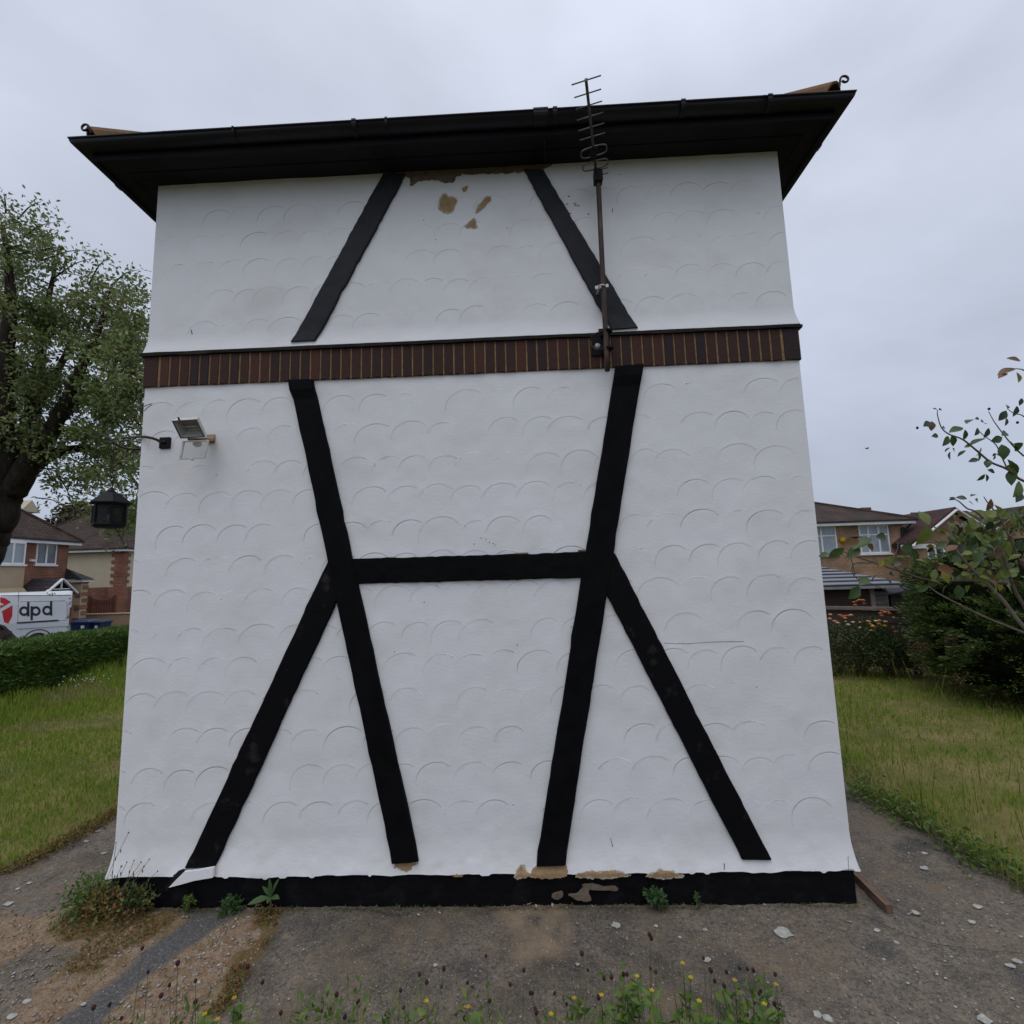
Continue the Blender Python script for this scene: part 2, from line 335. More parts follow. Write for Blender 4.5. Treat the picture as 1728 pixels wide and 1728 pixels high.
TAN_C = gp([(840, 1525), (960, 1525), (960, 1600), (930, 1640), (880, 1640), (860, 1580)])
ax = np.concatenate([np.linspace(-6, -2.3, 24), np.arange(-2.2, 6.2, .0125)])
ay = np.concatenate([np.linspace(-7, -1.7, 24), np.arange(-1.6, .9, .0125), np.linspace(.93, 2.6, 70)])
AX, AY = np.meshgrid(ax, ay)
wx = AX + .05*(fbm(AX*7, AY*7, 3)-.5)*2; wy = AY + .05*(fbm(AX*7, AY*7, 9)-.5)*2
def soft(poly, r=.02):
    a = np.zeros(AX.shape)
    for dx, dy in ((0, 0), (r, 0), (-r, 0), (0, r), (0, -r), (r*.7, r*.7), (-r*.7, -r*.7), (r*.7, -r*.7), (-r*.7, r*.7)):
        a += inpoly(wx+dx, wy+dy, poly)
    return a/9
sand = np.clip(soft(SAND_A) - soft(SAND_A_HOLE), 0, 1) + soft(SAND_B)
sand = np.clip(sand, 0, 1)
moss = np.clip(soft(MOSS_A, .05)*(fbm(AX*9, AY*9, 21) > .47) + soft(MOSS_B, .03)*(fbm(AX*12, AY*12, 25) > .42), 0, 1)
bitu = soft(BITU)
tan = soft(TAN_C, .06)*np.clip(fbm(AX*8, AY*8, 31)*2.2-.6, 0, 1)
drt = np.clip((fbm(AX*1.7, AY*1.7, 41)-.42)*4, 0, 1)
hz = -.004 + .010*(fbm(AX*3, AY*3, 5)-.5) + .010*(fbm(AX*28, AY*28, 6, 3)-.5) + sand*(.006+.016*(fbm(AX*30, AY*30, 8, 3)-.4)) + moss*.012*fbm(AX*40, AY*40, 12, 2) + .006*(1-bitu)*(vnoise(AX*55, AY*55, 4)-.5)
n = len(ax); k = len(ay); ii = (np.arange(k-1)[:, None]*n + np.arange(n-1)[None, :]).ravel()
apron = tri_mesh('concrete_apron', np.stack([AX, AY, hz], -1).reshape(-1, 3), np.stack([ii, ii+1, ii+1+n, ii+n], 1), [], smooth=True, kind='structure')
for nm, arr in (('sand', sand), ('moss', moss), ('bitumen', bitu), ('tan', tan), ('dirt', drt)):
    at = apron.data.attributes.new(nm, 'FLOAT', 'POINT'); at.data.foreach_set('value', arr.ravel().astype(np.float32))
def concrete():
    mt = bpy.data.materials.new('old_concrete'); mt.use_nodes = True
    nt = mt.node_tree; N, L = nt.nodes, nt.links; p = N['Principled BSDF']; p.inputs['Roughness'].default_value = .92; p.inputs['Specular IOR Level'].default_value = .2
    g = N.new('ShaderNodeNewGeometry').outputs['Position']
    def noise(s, d=6, r=.65):
        n = N.new('ShaderNodeTexNoise'); n.inputs['Scale'].default_value = s; n.inputs['Detail'].default_value = d; n.inputs['Roughness'].default_value = r; L.new(g, n.inputs['Vector']); return n.outputs['Fac']
    def ramp(v, a, b):
        m_ = N.new('ShaderNodeMapRange'); m_.inputs['From Min'].default_value = a; m_.inputs['From Max'].default_value = b; L.new(v, m_.inputs['Value']); return m_.outputs[0]
    def attr(nm):
        a = N.new('ShaderNodeAttribute'); a.attribute_name = nm; return a.outputs['Fac']
    def mixc(f, a, b):
        m_ = N.new('ShaderNodeMix'); m_.data_type = 'RGBA'; L.new(f, m_.inputs[0])
        for sock, v in ((6, a), (7, b)):
            if isinstance(v, tuple): m_.inputs[sock].default_value = rgba(v)
            else: L.new(v, m_.inputs[sock])
        return m_.outputs[2]
    def mulf(a, b):
        m_ = N.new('ShaderNodeMath'); m_.operation = 'MULTIPLY'; L.new(a, m_.inputs[0])
        if isinstance(b, float): m_.inputs[1].default_value = b
        else: L.new(b, m_.inputs[1])
        return m_.outputs[0]
    def vor(s, thr, rnd=1.0):
        v = N.new('ShaderNodeTexVoronoi'); v.inputs['Scale'].default_value = s; L.new(g, v.inputs['Vector'])
        return v
    base = mixc(ramp(noise(5), .32, .68), (.130, .112, .090), (.215, .180, .142))
    base = mixc(ramp(noise(55, 4), .42, .7), base, (.048, .043, .038))
    base = mixc(ramp(noise(17, 5), .52, .72), base, (.23, .18, .125))
    base = mixc(mulf(attr('dirt'), ramp(noise(3.1), .3, .7)), base, (.040, .037, .034))
    base = mixc(mulf(ramp(noise(1.6, 3), .48, .66), ramp(noise(9), .35, .6)), base, (.155, .118, .082))
    base = mixc(mulf(ramp(noise(2.3, 4), .55, .68), .75), base, (.052, .052, .053))
    base = mixc(attr('bitumen'), base, mixc(ramp(noise(70, 3), .45, .65), (.075, .073, .073), (.125, .12, .118)))
    base = mixc(attr('tan'), base, (.24, .18, .12))
    sandc = mixc(ramp(noise(16, 5), .38, .62), (.27, .205, .135), (.20, .125, .075))
    sandc = mixc(ramp(noise(90, 3), .5, .68), sandc, (.10, .065, .045))
    base = mixc(attr('sand'), base, sandc)
    mossc = mixc(ramp(noise(26, 4), .4, .6), (.14, .075, .035), (.10, .085, .025))
    base = mixc(attr('moss'), base, mossc)
    # aggregate showing through the worn face: pale and dark chips picked by cell colour
    for sc, th, pick in ((42, .22, .80), (85, .25, .72), (150, .30, .62)):
        v = vor(sc, th)
        lt = N.new('ShaderNodeMath'); lt.operation = 'LESS_THAN'; lt.inputs[1].default_value = th; L.new(v.outputs['Distance'], lt.inputs[0])
        sp = N.new('ShaderNodeSeparateColor'); L.new(v.outputs['Color'], sp.inputs[0])
        gt = N.new('ShaderNodeMath'); gt.operation = 'GREATER_THAN'; gt.inputs[1].default_value = pick; L.new(sp.outputs[0], gt.inputs[0])
        chip = mixc(sp.outputs[1], (.14, .10, .07), (.46, .43, .38))
        f = mulf(mulf(lt.outputs[0], gt.outputs[0]), .6)
        base = mixc(f, base, chip)
    L.new(base, p.inputs['Base Color'])
    bp = N.new('ShaderNodeBump'); bp.inputs['Strength'].default_value = .7; bp.inputs['Distance'].default_value = .006
    L.new(noise(120, 6, .7), bp.inputs['Height']); L.new(bp.outputs[0], p.inputs['Normal'])
    return mt
apron.data.materials.append(concrete())

def poly_sheet(name, poly, z, mt, kind='structure', step=.25):
    P = np.array(poly); xs = np.arange(P[:, 0].min(), P[:, 0].max()+step, step); ys = np.arange(P[:, 1].min(), P[:, 1].max()+step, step)
    X, Yy = np.meshgrid(xs, ys); inside = inpoly(X, Yy, poly); n = len(xs); k = len(ys)
    Z = z + .03*fbm(X*1.3, Yy*1.3, 77)
    i = (np.arange(k-1)[:, None]*n + np.arange(n-1)[None, :]).ravel(); ok = inside.ravel()
    F = np.stack([i, i+1, i+1+n, i+n], 1); F = F[ok[F].sum(1) >= 4]
    return props(tri_mesh(name, np.stack([X, Yy, Z], -1).reshape(-1, 3), F, mt, smooth=True), kind=kind)
M_LAWN = mat('lawn_soil', (.11, .125, .032), (.22, .18, .075), scale=2.2, rough=1, bump=.8, bscale=45, bdist=.03, spec=.05)
HEDGE_LINE = [(-5.6, 1.0), (-6.49, 5.2), (-7.02, 7.1), (-7.65, 9.3), (-8.2, 11.2)]
LAWN_L = [(-1.06, .45), (-1.03, 1.3), (-1.0, 8), (-2, 12)] + [(x-.3, y) for x, y in HEDGE_LINE[::-1]] + [(-5.8, -1), (-3.4, -.35), (-2.0, -.05), (-1.35, .12)]
LAWN_R = [(5.76, .05), (5.72, 1.1), (5.66, 1.7), (5.6, 12), (16, 12), (16, -2.5), (7.2, -2.0), (6.2, -.7)]
poly_sheet('lawn', LAWN_L, -.012, M_LAWN, step=.12); poly_sheet('lawn', LAWN_R, -.012, M_LAWN, step=.12)

# ------------------------------------------------------------------ the house
house = thing('house', (W_/2, DEP/2, 0), 'white rendered house end with black mock timbers, brick band and dark overhanging eave', 'house')
def flare_lo(z): return .034*np.clip(1-(np.asarray(z)-.19)/.22, 0, 1)**1.9
def flare_hi(z): return .024*np.clip(1-(np.asarray(z)-3.755)/.14, 0, 1)**1.8
def relief(x, z):                                          # hand-trowelled unevenness of the render
    e = np.clip(np.minimum(x, W_-x)/.12, 0, 1)
    return e*(np.clip(1-(z-.19)/.22, 0, 1)*(.011*(fbm(x*14, z*14, 57, 3)-.5)) + .010*(fbm(x*2.2, z*2.2, 51, 3)-.5) + .0045*(vnoise(x*9, z*6, 61)-.5) + .0022*(vnoise(x*21, z*17, 63)-.5))
def wall_y(x, z): return -(flare_lo(z)*(z < 3.6) + flare_hi(z)*(z >= 3.6)) - relief(x, z)
def wall_ring(name, z0, z1, flare, ragged):
    Vs, Fs = [], []; base = 0
    zs = np.concatenate([np.linspace(z0, z0+.3, 22), np.arange(z0+.33, z1, .03), [z1]])
    for side in range(4):
        ln = W_ if side % 2 == 0 else DEP
        us = np.linspace(0, ln, 316 if side == 0 else 40); U, Z = np.meshgrid(us, zs); Z = Z.copy()
        if ragged and side == 0:
            j = .010*(fbm(us*6, us*0, 71, 4)-.5)*2 + .012*(vnoise(us*2, us*0, 5)-.5) - .010*(vnoise(us*24, us*0, 72) > .8)
            Z += np.clip(1-(Z-z0)/.08, 0, 1)*j[None, :]
        f = flare(Z); uu = U + .7*f*(U/ln*2-1); d = f + (relief(U, Z) if side == 0 else 0)
        if side == 0: P = (uu, -d, Z)
        elif side == 1: P = (W_+d, uu, Z)
        elif side == 2: P = (W_-uu, DEP+d, Z)
        else: P = (-d, DEP-uu, Z)
        Vs.append(np.stack(P, -1).reshape(-1, 3)); n = len(us); k = len(zs)
        i = (np.arange(k-1)[:, None]*n + np.arange(n-1)[None, :]).ravel()
        Fs.append(base + np.stack([i, i+1, i+1+n, i+n], 1)); base += n*k
    # turn the bottom edge back under so that it has thickness
    return tri_mesh(name, np.concatenate(Vs), np.concatenate(Fs), M_WHITE, house, smooth=True)
wall_ring('lower_wall', .190, 3.50, flare_lo, True)
wall_ring('upper_wall', 3.752, 5.20, flare_hi, False)
b = MB()                                                   # thickness under the bell-cast edge
b.loft([[(-.030, -.030, .193), (W_+.030, -.030, .193), (W_+.030, DEP+.030, .193), (-.030, DEP+.030, .193)], [(.02, .02, .21), (W_-.02, .02, .21), (W_-.02, DEP-.02, .21), (.02, DEP-.02, .21)]], cap=False)
b.build('wall_drip_edge', M_WHITE, house)
# plinth
us = np.linspace(.006, W_-.006, 240); zs = np.linspace(-.05, .235, 14); U, Z = np.meshgrid(us, zs)
PY = -.012 - .016*(fbm(U*5, Z*5, 81, 4)-.5) - .006*(vnoise(U*30, Z*30, 83)-.5)
n = len(us); i = (np.arange(13)[:, None]*n + np.arange(n-1)[None, :]).ravel()
Vp = np.stack([U, PY, Z], -1).reshape(-1, 3); Fp = np.stack([i, i+1, i+1+n, i+n], 1)
vb = len(Vp); Vp = np.concatenate([Vp, [(.006, DEP, -.05), (W_-.006, DEP, -.05), (W_-.006, DEP, .235), (.006, DEP, .235), (.006, -.012, -.05), (W_-.006, -.012, -.05), (W_-.006, -.012, .235), (.006, -.012, .235)]])
Fp = np.concatenate([Fp, vb+np.array([(1, 0, 3, 2), (5, 1, 2, 6), (0, 4, 7, 3)])])
tri_mesh('plinth', Vp, Fp, M_PLINTH, house, smooth=False)

# fan-shaped trowel marks: each arc is a pair of low lips with a groove between
def scallops(name, z0, z1, flo, x_pitch=.222, z_pitch=.232, seed=1):
    r_ = np.random.default_rng(seed); Vs, Fs, Ms = [], [], []; base = 0; row = 0
    z = z0
    while z < z1:
        x = -.05 + r_.uniform(0, .2)
        drift = r_.uniform(-.02, .02); rstr = r_.uniform(.55, 1.0)
        while x < W_:
            sp = x_pitch*r_.uniform(.9, 1.12); R = sp*r_.uniform(.56, .68); hgt = R*r_.uniform(.78, .95)
            a0 = math.radians(r_.uniform(165, 200)); a1 = math.radians(r_.uniform(28, 58))
            st = rstr*r_.choice([.08, .25, .45, .7, .9, 1.0, 1.1]); nseg = 18
            t = np.linspace(0, 1, nseg); a = a0 + (a1-a0)*t
            cx_, cz = x + r_.uniform(-.01, .01), z + drift*(x/W_-.5)*2 + r_.uniform(-.008, .008)
            jj = vnoise(t*9+x*3, t*0+z, seed+5)*.35+.65
            amp = st*np.clip(np.sin(t*math.pi)**.55, 0, 1)*(.55+.75*vnoise(t*5+x*7, t*0+z*3, seed))
            offs = np.array([.060, .0080, .0046, .0030, -.0030, -.0052, -.030]); hts = np.array([-.0003, .0013, .0015, .0003, .0003, .0008, -.0003])
            ofm = offs[:, None]*np.where(np.abs(offs[:, None]) < .006, np.clip(amp*jj*1.35, .05, 1.25)[None, :], 1); rr = 1 + ofm/R
            xs_ = cx_ + R*rr*np.cos(a)[None, :]; zz = cz - hgt*.55 + hgt*rr*np.sin(a)[None, :]
            tap = np.clip(amp*1.5, .04, 1)
            h = np.where(hts[:, None] > .0005, hts[:, None]*amp[None, :]-.0002*(1-amp[None, :]), hts[:, None]+0*amp[None, :])
            xc = np.clip(xs_, .004, W_-.004); yy = wall_y(xc, np.maximum(zz, z0-.15)) - h
            if xs_.max() > .02 and xs_.min() < W_-.02:
                ok = (xs_ > .004) & (xs_ < W_-.004)
                Vs.append(np.stack([xc, yy, zz], -1).reshape(-1, 3))
                i = (np.arange(6)[:, None]*nseg + np.arange(nseg-1)[None, :]).ravel()
                Fq = np.stack([i, i+1, i+1+nseg, i+nseg], 1); Fq = Fq[ok.ravel()[Fq].all(1)]
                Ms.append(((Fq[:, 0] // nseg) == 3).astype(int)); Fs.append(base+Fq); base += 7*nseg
            x += sp
        z += z_pitch*r_.uniform(.92, 1.08); row += 1
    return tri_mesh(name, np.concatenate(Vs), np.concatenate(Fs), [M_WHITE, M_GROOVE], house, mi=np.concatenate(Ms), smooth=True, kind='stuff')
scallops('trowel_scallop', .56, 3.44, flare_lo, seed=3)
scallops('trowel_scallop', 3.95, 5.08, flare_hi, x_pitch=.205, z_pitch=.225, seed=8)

# timbers
def timber(quad, th, seed, mt=M_BLACK):
    """quad: four pixels in the photograph's wall plane, top-left, top-right, bottom-right, bottom-left"""
    P = [Y(a, b_, 0.0) for a, b_ in quad]; tl, tr, br, bl = [np.array((p[0], p[2])) for p in P]
    nl = 44; prof = [(-1, .012), (-1, -th*.72), (-.93, -th), (-.5, -th*1.03), (0, -th*1.04), (.5, -th*1.03), (.93, -th), (1, -th*.72), (1, .012)]
    rings = []
    for k in range(nl+1):
        t = k/nl; a = tl+(bl-tl)*t; c = tr+(br-tr)*t; rg = []
        e1 = .0045*(vnoise(t*13, seed, 1)-.5) + .006*(vnoise(t*37, seed, 2)-.5) - .004*(vnoise(t*50, seed+3, 9) > .86)
        e2 = .0045*(vnoise(t*13, seed+9, 3)-.5) + .006*(vnoise(t*37, seed+5, 4)-.5) - .004*(vnoise(t*50, seed+7, 9) > .86)
        ln = np.linalg.norm(c-a)
        for u, yy in prof:
            s_ = (u+1)/2; q = a+(c-a)*s_ + (c-a)/ln*(e1*(1-s_)+e2*s_)
            dz = .004*(vnoise(u*3+seed, t*22, 7)-.5) if yy < -.01 else 0
            rg.append((q[0], yy+dz + float(-flare_lo(q[1]) if q[1] < 3.4 else -flare_hi(q[1]))*.6, q[1]))
        rings.append(rg)
    mbb = MB().loft(rings); mbb.f = [f[::-1] for f in mbb.f]
    return mbb.build('timber', mt, house)
timber([(646.5, 297), (685, 297), (534, 577.5), (494, 579)], .024, 1, M_BLACKSKY)
timber([(885, 289), (918, 291), (1075, 556), (1031, 559)], .024, 12, M_BLACKSKY)
timber([(490.5, 644.5), (530.5, 643.5), (708, 1449), (664, 1452)], .030, 23)
timber([(1037, 622), (1084, 618), (953, 1454), (905, 1456)], .030, 34)
timber([(598, 985.5), (590, 943), (1000, 931.5), (992, 974.5)], .022, 45)
timber([(556, 945), (599, 951), (367, 1458), (317, 1460)], .024, 56, M_BLACKW)
timber([(988, 934), (1037, 934), (1299, 1446), (1250, 1446)], .024, 67, M_BLACKW)

# brick band
bz0, bz1 = 3.492, 3.722
b = MB(); b.box((-.009, -.0125, bz0), (W_+.009, DEP+.0125, bz1)); b.build('mortar_bed', M_MORTAR, house)
def brick_mesh(wd, seed):
    r_ = random.Random(seed); vs = []; q = .0035
    b_ = MB()
    def ring(y, i): return [(-wd/2+i+r_.uniform(-.001, .001), y, -.115+i), (wd/2-i+r_.uniform(-.001, .001), y, -.115+i), (wd/2-i+r_.uniform(-.001, .001), y, .115-i), (-wd/2+i+r_.uniform(-.001, .001), y, .115-i)]
    b_.loft([ring(.04, 0), ring(-.011, 0), ring(-.0155, q)]); b_.f = [f[::-1] for f in b_.f]
    me = bpy.data.meshes.new('brick'); me.from_pydata(b_.v, [], b_.f); me.materials.append(M_BRICK); me.update(); return me
bm_ = [brick_mesh(.0645, i) for i in range(5)]; bc = brick_mesh(.108, 99)
xs_b = []; x = .112
pitch = (W_-.112-.118)/60
for i in range(60): xs_b.append((x+pitch/2, bm_[i % 5])); x += pitch
xs_b = [(.047, bc)] + xs_b + [(W_-.050, bc)]
for xx, me in xs_b:
    o = bpy.data.objects.new('brick', me); link(o, house)
    o.location = Vector((xx, random.uniform(-.0015, .0015)-.002, (bz0+bz1)/2)) - Vector(ROOT[house]); o.rotation_euler = (0, random.uniform(-.006, .006), 0)
b = MB()
for sx_ in (-1, 1):
    for i in range(92):
        yc = .14+i*.075
        x0 = -.0145 if sx_ < 0 else W_-.04; x1 = .04 if sx_ < 0 else W_+.0145
        b.box((x0, yc-.033, bz0), (x1, yc+.033, bz1))
b.build('side_wall_brick', M_BRICK, house, kind='stuff')
b = MB()
lz = []
for k in range(121):
    x = -.03 + (W_+.06)*k/120; z = 3.722 + .006*(vnoise(k*.35, 2)-.5); lz.append([(x, .02, z), (x, -.030-.004*vnoise(k*.3, 9), z+.002), (x, -.033-.004*vnoise(k*.3, 9), z+.022), (x, .02, z+.030)])
b.loft(lz); b.build('drip_ledge', M_LEDGE, house)
for xa, xb in ((-.030, .01), (W_-.01, W_+.030)): MB().box((xa, .02, 3.722), (xb, DEP+.03, 3.75)).build('drip_ledge', M_LEDGE, house)

# patches where the paint has flaked off, thin flakes of bare render traced on the wall
def blob(pts, proud, jag=2.0, seed=0, n=6):
    P = np.array(curve(list(map(lambda p: (p[0], p[1], 0), pts)) + [(pts[0][0], pts[0][1], 0)], n))[:-1, :2]
    r_ = np.random.default_rng(seed); P = P + r_.uniform(-jag, jag, P.shape)*.5
    out = []
    for a, c in P:
        q = Y(a, c, 0.0); out.append((q[0], float(wall_y(q[0], q[2]))-proud, q[2]))
    return out
def flat_patch(name, pts, mt, proud=.0012, jag=2.0, seed=0, parent=None, step=.0045):
    P = np.array(curve([(a, c, 0) for a, c in pts]+[(pts[0][0], pts[0][1], 0)], 4))[:-1, :2]; W3 = [Y(a, c, 0.0) for a, c in P]; poly = [(q[0], q[2]) for q in W3]; A = np.array(poly)
    xs = np.arange(A[:, 0].min()-.02, A[:, 0].max()+.02, step); zs = np.arange(A[:, 1].min()-.02, A[:, 1].max()+.02, step); X, Z = np.meshgrid(xs, zs); k_ = .007*jag
    ins = inpoly(X+k_*(fbm(X*38, Z*38, seed, 3)-.5)*2, Z+k_*(fbm(X*38, Z*38, seed+50, 3)-.5)*2, poly); n = len(xs)
    i = (np.arange(len(zs)-1)[:, None]*n + np.arange(n-1)[None, :]).ravel(); F = np.stack([i, i+1, i+1+n, i+n], 1); F = F[ins.ravel()[F].sum(1) >= 3]; used, inv = np.unique(F, return_inverse=True)
    V = np.stack([X, wall_y(X, Z)-proud-.0006*vnoise(X*90, Z*90, seed), Z], -1).reshape(-1, 3)[used]; return tri_mesh(name, V, inv.reshape(F.shape), mt, parent or house)
def grow(pts, k): cx_ = sum(p[0] for p in pts)/len(pts); cy_ = sum(p[1] for p in pts)/len(pts); return [(a+k*(a-cx_)/math.hypot(a-cx_, c-cy_), c+k*(c-cy_)/math.hypot(a-cx_, c-cy_)) for a, c in pts]
for k_, pp in enumerate(([(743, 338), (750, 327), (757, 333), (769, 336), (768, 345), (763, 356), (752, 358), (741, 352)], [(803, 358), (808, 348), (818, 335), (826, 333), (828, 338), (820, 346), (812, 354), (805, 359)], [(785, 382), (794, 373), (801, 370), (804, 384), (797, 385), (790, 384)], [(868, 1474), (880, 1458), (888, 1467), (895, 1473), (878, 1475)], [(966, 1474), (980, 1467), (1005, 1465), (1030, 1464), (1052, 1469), (1058, 1473), (1010, 1476)], [(1088, 1473), (1100, 1467), (1115, 1464), (1135, 1466), (1149, 1473), (1120, 1476)])):
    flat_patch('old_paint_edge', grow(pp, 2.6), M_OLDPAINT, proud=.0007, seed=60+k_, jag=1.6)
flat_patch('flaked_patch', [(743, 338), (750, 327), (757, 333), (769, 336), (768, 345), (763, 356), (752, 358), (741, 352)], M_BARE, seed=1)
flat_patch('flaked_patch', [(803, 358), (808, 348), (818, 335), (826, 333), (828, 338), (820, 346), (812, 354), (805, 359)], M_BARE, seed=2, jag=1.2)
flat_patch('flaked_patch', [(785, 382), (794, 373), (801, 370), (804, 384), (797, 385), (790, 384)], M_BARE, seed=3, jag=1.2)
flat_patch('flaked_patch', [(778, 316), (790, 313), (786, 322), (781, 323)], M_BARE, seed=4, jag=1)
flat_patch('flaked_patch', [(644, 291), (700, 285), (770, 281), (860, 275), (938, 270), (916, 288), (905, 292), (890, 290), (860, 293), (820, 294), (772, 297), (768, 305), (755, 309), (735, 305), (712, 306), (700, 313), (692, 312), (688, 300), (660, 296)], M_BAREGREY, seed=5, jag=2, proud=.0022)
flat_patch('flaked_patch', [(868, 1474), (880, 1458), (888, 1467), (895, 1473), (878, 1475)], M_BARE, seed=6, jag=1.5)
flat_patch('flaked_patch', [(894, 1476), (904, 1458), (953, 1456), (956, 1474), (930, 1477)], M_BARE, seed=7, jag=1.2)
flat_patch('flaked_patch', [(966, 1474), (980, 1467), (1005, 1465), (1030, 1464), (1052, 1469), (1058, 1473), (1010, 1476)], M_BARE, seed=8, jag=1.5)
flat_patch('flaked_patch', [(1088, 1473), (1100, 1467), (1115, 1464), (1135, 1466), (1149, 1473), (1120, 1476)], M_BARE, seed=9, jag=1.5)
flat_patch('flaked_patch', [(666, 1462), (672, 1453), (706, 1453), (698, 1461), (688, 1467), (676, 1462)], M_BARE, seed=10, jag=1.5)
flat_patch('flaked_patch', [(762, 1471), (770, 1469), (783, 1472), (775, 1476)], M_BARE, seed=11, jag=1)
def plinth_patch(pts, seed, mt=M_BAREGREY):
    P = [Y(a, c, -.026) for a, c in pts]; r_ = np.random.default_rng(seed)
    C = np.array(curve(P+[P[0]], 3))[:-1]; C = C + r_.uniform(-.004, .004, C.shape)*np.array([1, 0, 1]); b_ = MB(); b_.prism([tuple(c) for c in C], (0, .02, 0)); b_.f = [f[::-1] for f in b_.f]
    b_.build('flaked_patch', mt, house)
plinth_patch([(935, 1508), (950, 1506), (948, 1516), (938, 1519), (932, 1515)], 1)
plinth_patch([(960, 1512), (975, 1508), (985, 1497), (983, 1494), (1000, 1493), (1020, 1498), (1040, 1498), (1042, 1504), (1020, 1503), (995, 1502), (997, 1519), (985, 1521), (972, 1518)], 2)
# broken flap of render at the left foot of the wall, with the dark gap above it
flat_patch('render_crack', [(283, 1492), (300, 1472), (310, 1463), (320, 1462), (330, 1464), (356, 1461), (364, 1457), (362, 1463), (330, 1469), (322, 1471), (306, 1478), (289, 1496)], M_CRACK, proud=.003, jag=1, seed=20)
P = [Y(a, c, -.055) for a, c in [(288, 1495), (298, 1484), (312, 1470), (330, 1468.5), (361, 1463.5), (361, 1479), (330, 1484), (308, 1490)]]
b = MB(); b.prism([(p[0], p[1]-.02+.10*max(0, p[2]-.14), p[2]) for p in P], (0, .022, 0)); b.f = [f[::-1] for f in b.f]; b.build('broken_render_flap', M_WHITE, house)
# hairline cracks and little dark marks
b = MB(); r_ = random.Random(5)
def crackline(pts, wd=.0016):
    P3 = curve([(a, c, 0) for a, c in pts], 6)
    for (p, q) in zip(P3[:-1], P3[1:]):
        A = Y(p[0]+r_.uniform(-.6, .6), p[1]+r_.uniform(-.6, .6), 0); B_ = Y(q[0], q[1], 0)
        A[1] = wall_y(A[0], A[2])-.0012; B_[1] = wall_y(B_[0], B_[2])-.0012
        b.bar(A, B_, wd*r_.uniform(.6, 1.4), .002, up=(0, 1, 0))
crackline([(1121, 1085), (1160, 1086), (1200, 1083), (1255, 1082)], .0009)
crackline([(242, 686), (250, 683), (257, 681)], .003); crackline([(243, 694), (249, 688), (256, 683)], .002)
crackline([(1428, 1443), (1427, 1455), (1425, 1466)]); crackline([(362, 1458), (361, 1479)], .004)
crackline([(1220, 1453), (1219, 1463)], .003); crackline([(1030, 1414), (1034, 1428)], .003); crackline([(323, 556), (324, 564)], .005)
crackline([(1034, 352), (1033, 358)], .004)
for (a, c) in [(957, 344), (970, 343), (976, 347), (962, 360), (993, 361), (960, 331), (971, 346), (715, 372), (735, 404), (856, 385), (1280, 360), (1045, 295), (873, 1088), (964, 1058), (666, 1100), (737, 988), (716, 1016), (812, 908), (820, 910), (826, 915), (832, 917), (835, 920), (800, 918)]:
    q = Y(a, c, 0); yy = float(wall_y(q[0], q[2])); wv = .011 if 940 < a < 1000 and c < 400 else .004
    b.box((q[0]-wv/1.4, yy-.0016, q[2]-.0028), (q[0]+wv/1.4, yy+.002, q[2]+.0028))
b.build('surface_crack', M_CRACK, house, kind='stuff')
# old plaster ears along the beams
b = MB()
for px, py, wpx in ((880, 934, 22), (984, 929, 16)):
    q = Y(px, py, -.012); MB().box((q[0]-wpx*.0021, -.02, q[2]-.006), (q[0]+wpx*.0021, .0, q[2]+.006), .003).build('raised_render_edge', M_BAREGREY, house)

# eaves: soffit, fascia, gutter run right round
def ring_sweep(name, prof, mt, smooth=True, close=False, kind=None):
    corners = [(-1, -1), (1, -1), (1, 1), (-1, 1)]; vs = []; fs = []; n = len(prof)
    for cx_, cy_ in corners:
        for o_, z in prof:
            ox = o_*(1.0 if cx_ < 0 else .93)
            vs.append(((0 if cx_ < 0 else W_)+cx_*ox, (0 if cy_ < 0 else DEP)+cy_*o_, z))
    for k in range(4):
        q = (k+1) % 4
        for i in range(n if close else n-1):
            j = (i+1) % n; fs.append((k*n+i, q*n+i, q*n+j, k*n+j))
    b_ = MB(); b_.add(vs, fs, smooth); return b_.build(name, mt, house, kind=kind)
ring_sweep('soffit', [(-.06, 5.122), (.125, 5.122), (.125, 5.117), (.131, 5.117), (.131, 5.122), (.255, 5.122), (.255, 5.14), (-.06, 5.14)], M_FASCIA, False, True)
ring_sweep('fascia', [(.255, 5.100), (.275, 5.100), (.277, 5.135), (.275, 5.24), (.255, 5.24)], M_FASCIA, False, True)
gr = .056; gc = (.315, 5.197)
prof = [(gc[0]+gr*math.cos(a), gc[1]+gr*math.sin(a)*.95) for a in np.linspace(math.pi, 2*math.pi, 12)] + [(gc[0]+gr+.005, gc[1]), (gc[0]+gr+.005, gc[1]+.008), (gc[0]+gr-.004, gc[1]+.008)] + \
       [(gc[0]+(gr-.005)*math.cos(a), gc[1]+(gr-.005)*math.sin(a)*.95) for a in np.linspace(2*math.pi, math.pi, 10)]
ring_sweep('gutter', prof, M_GUTTER, True, True)
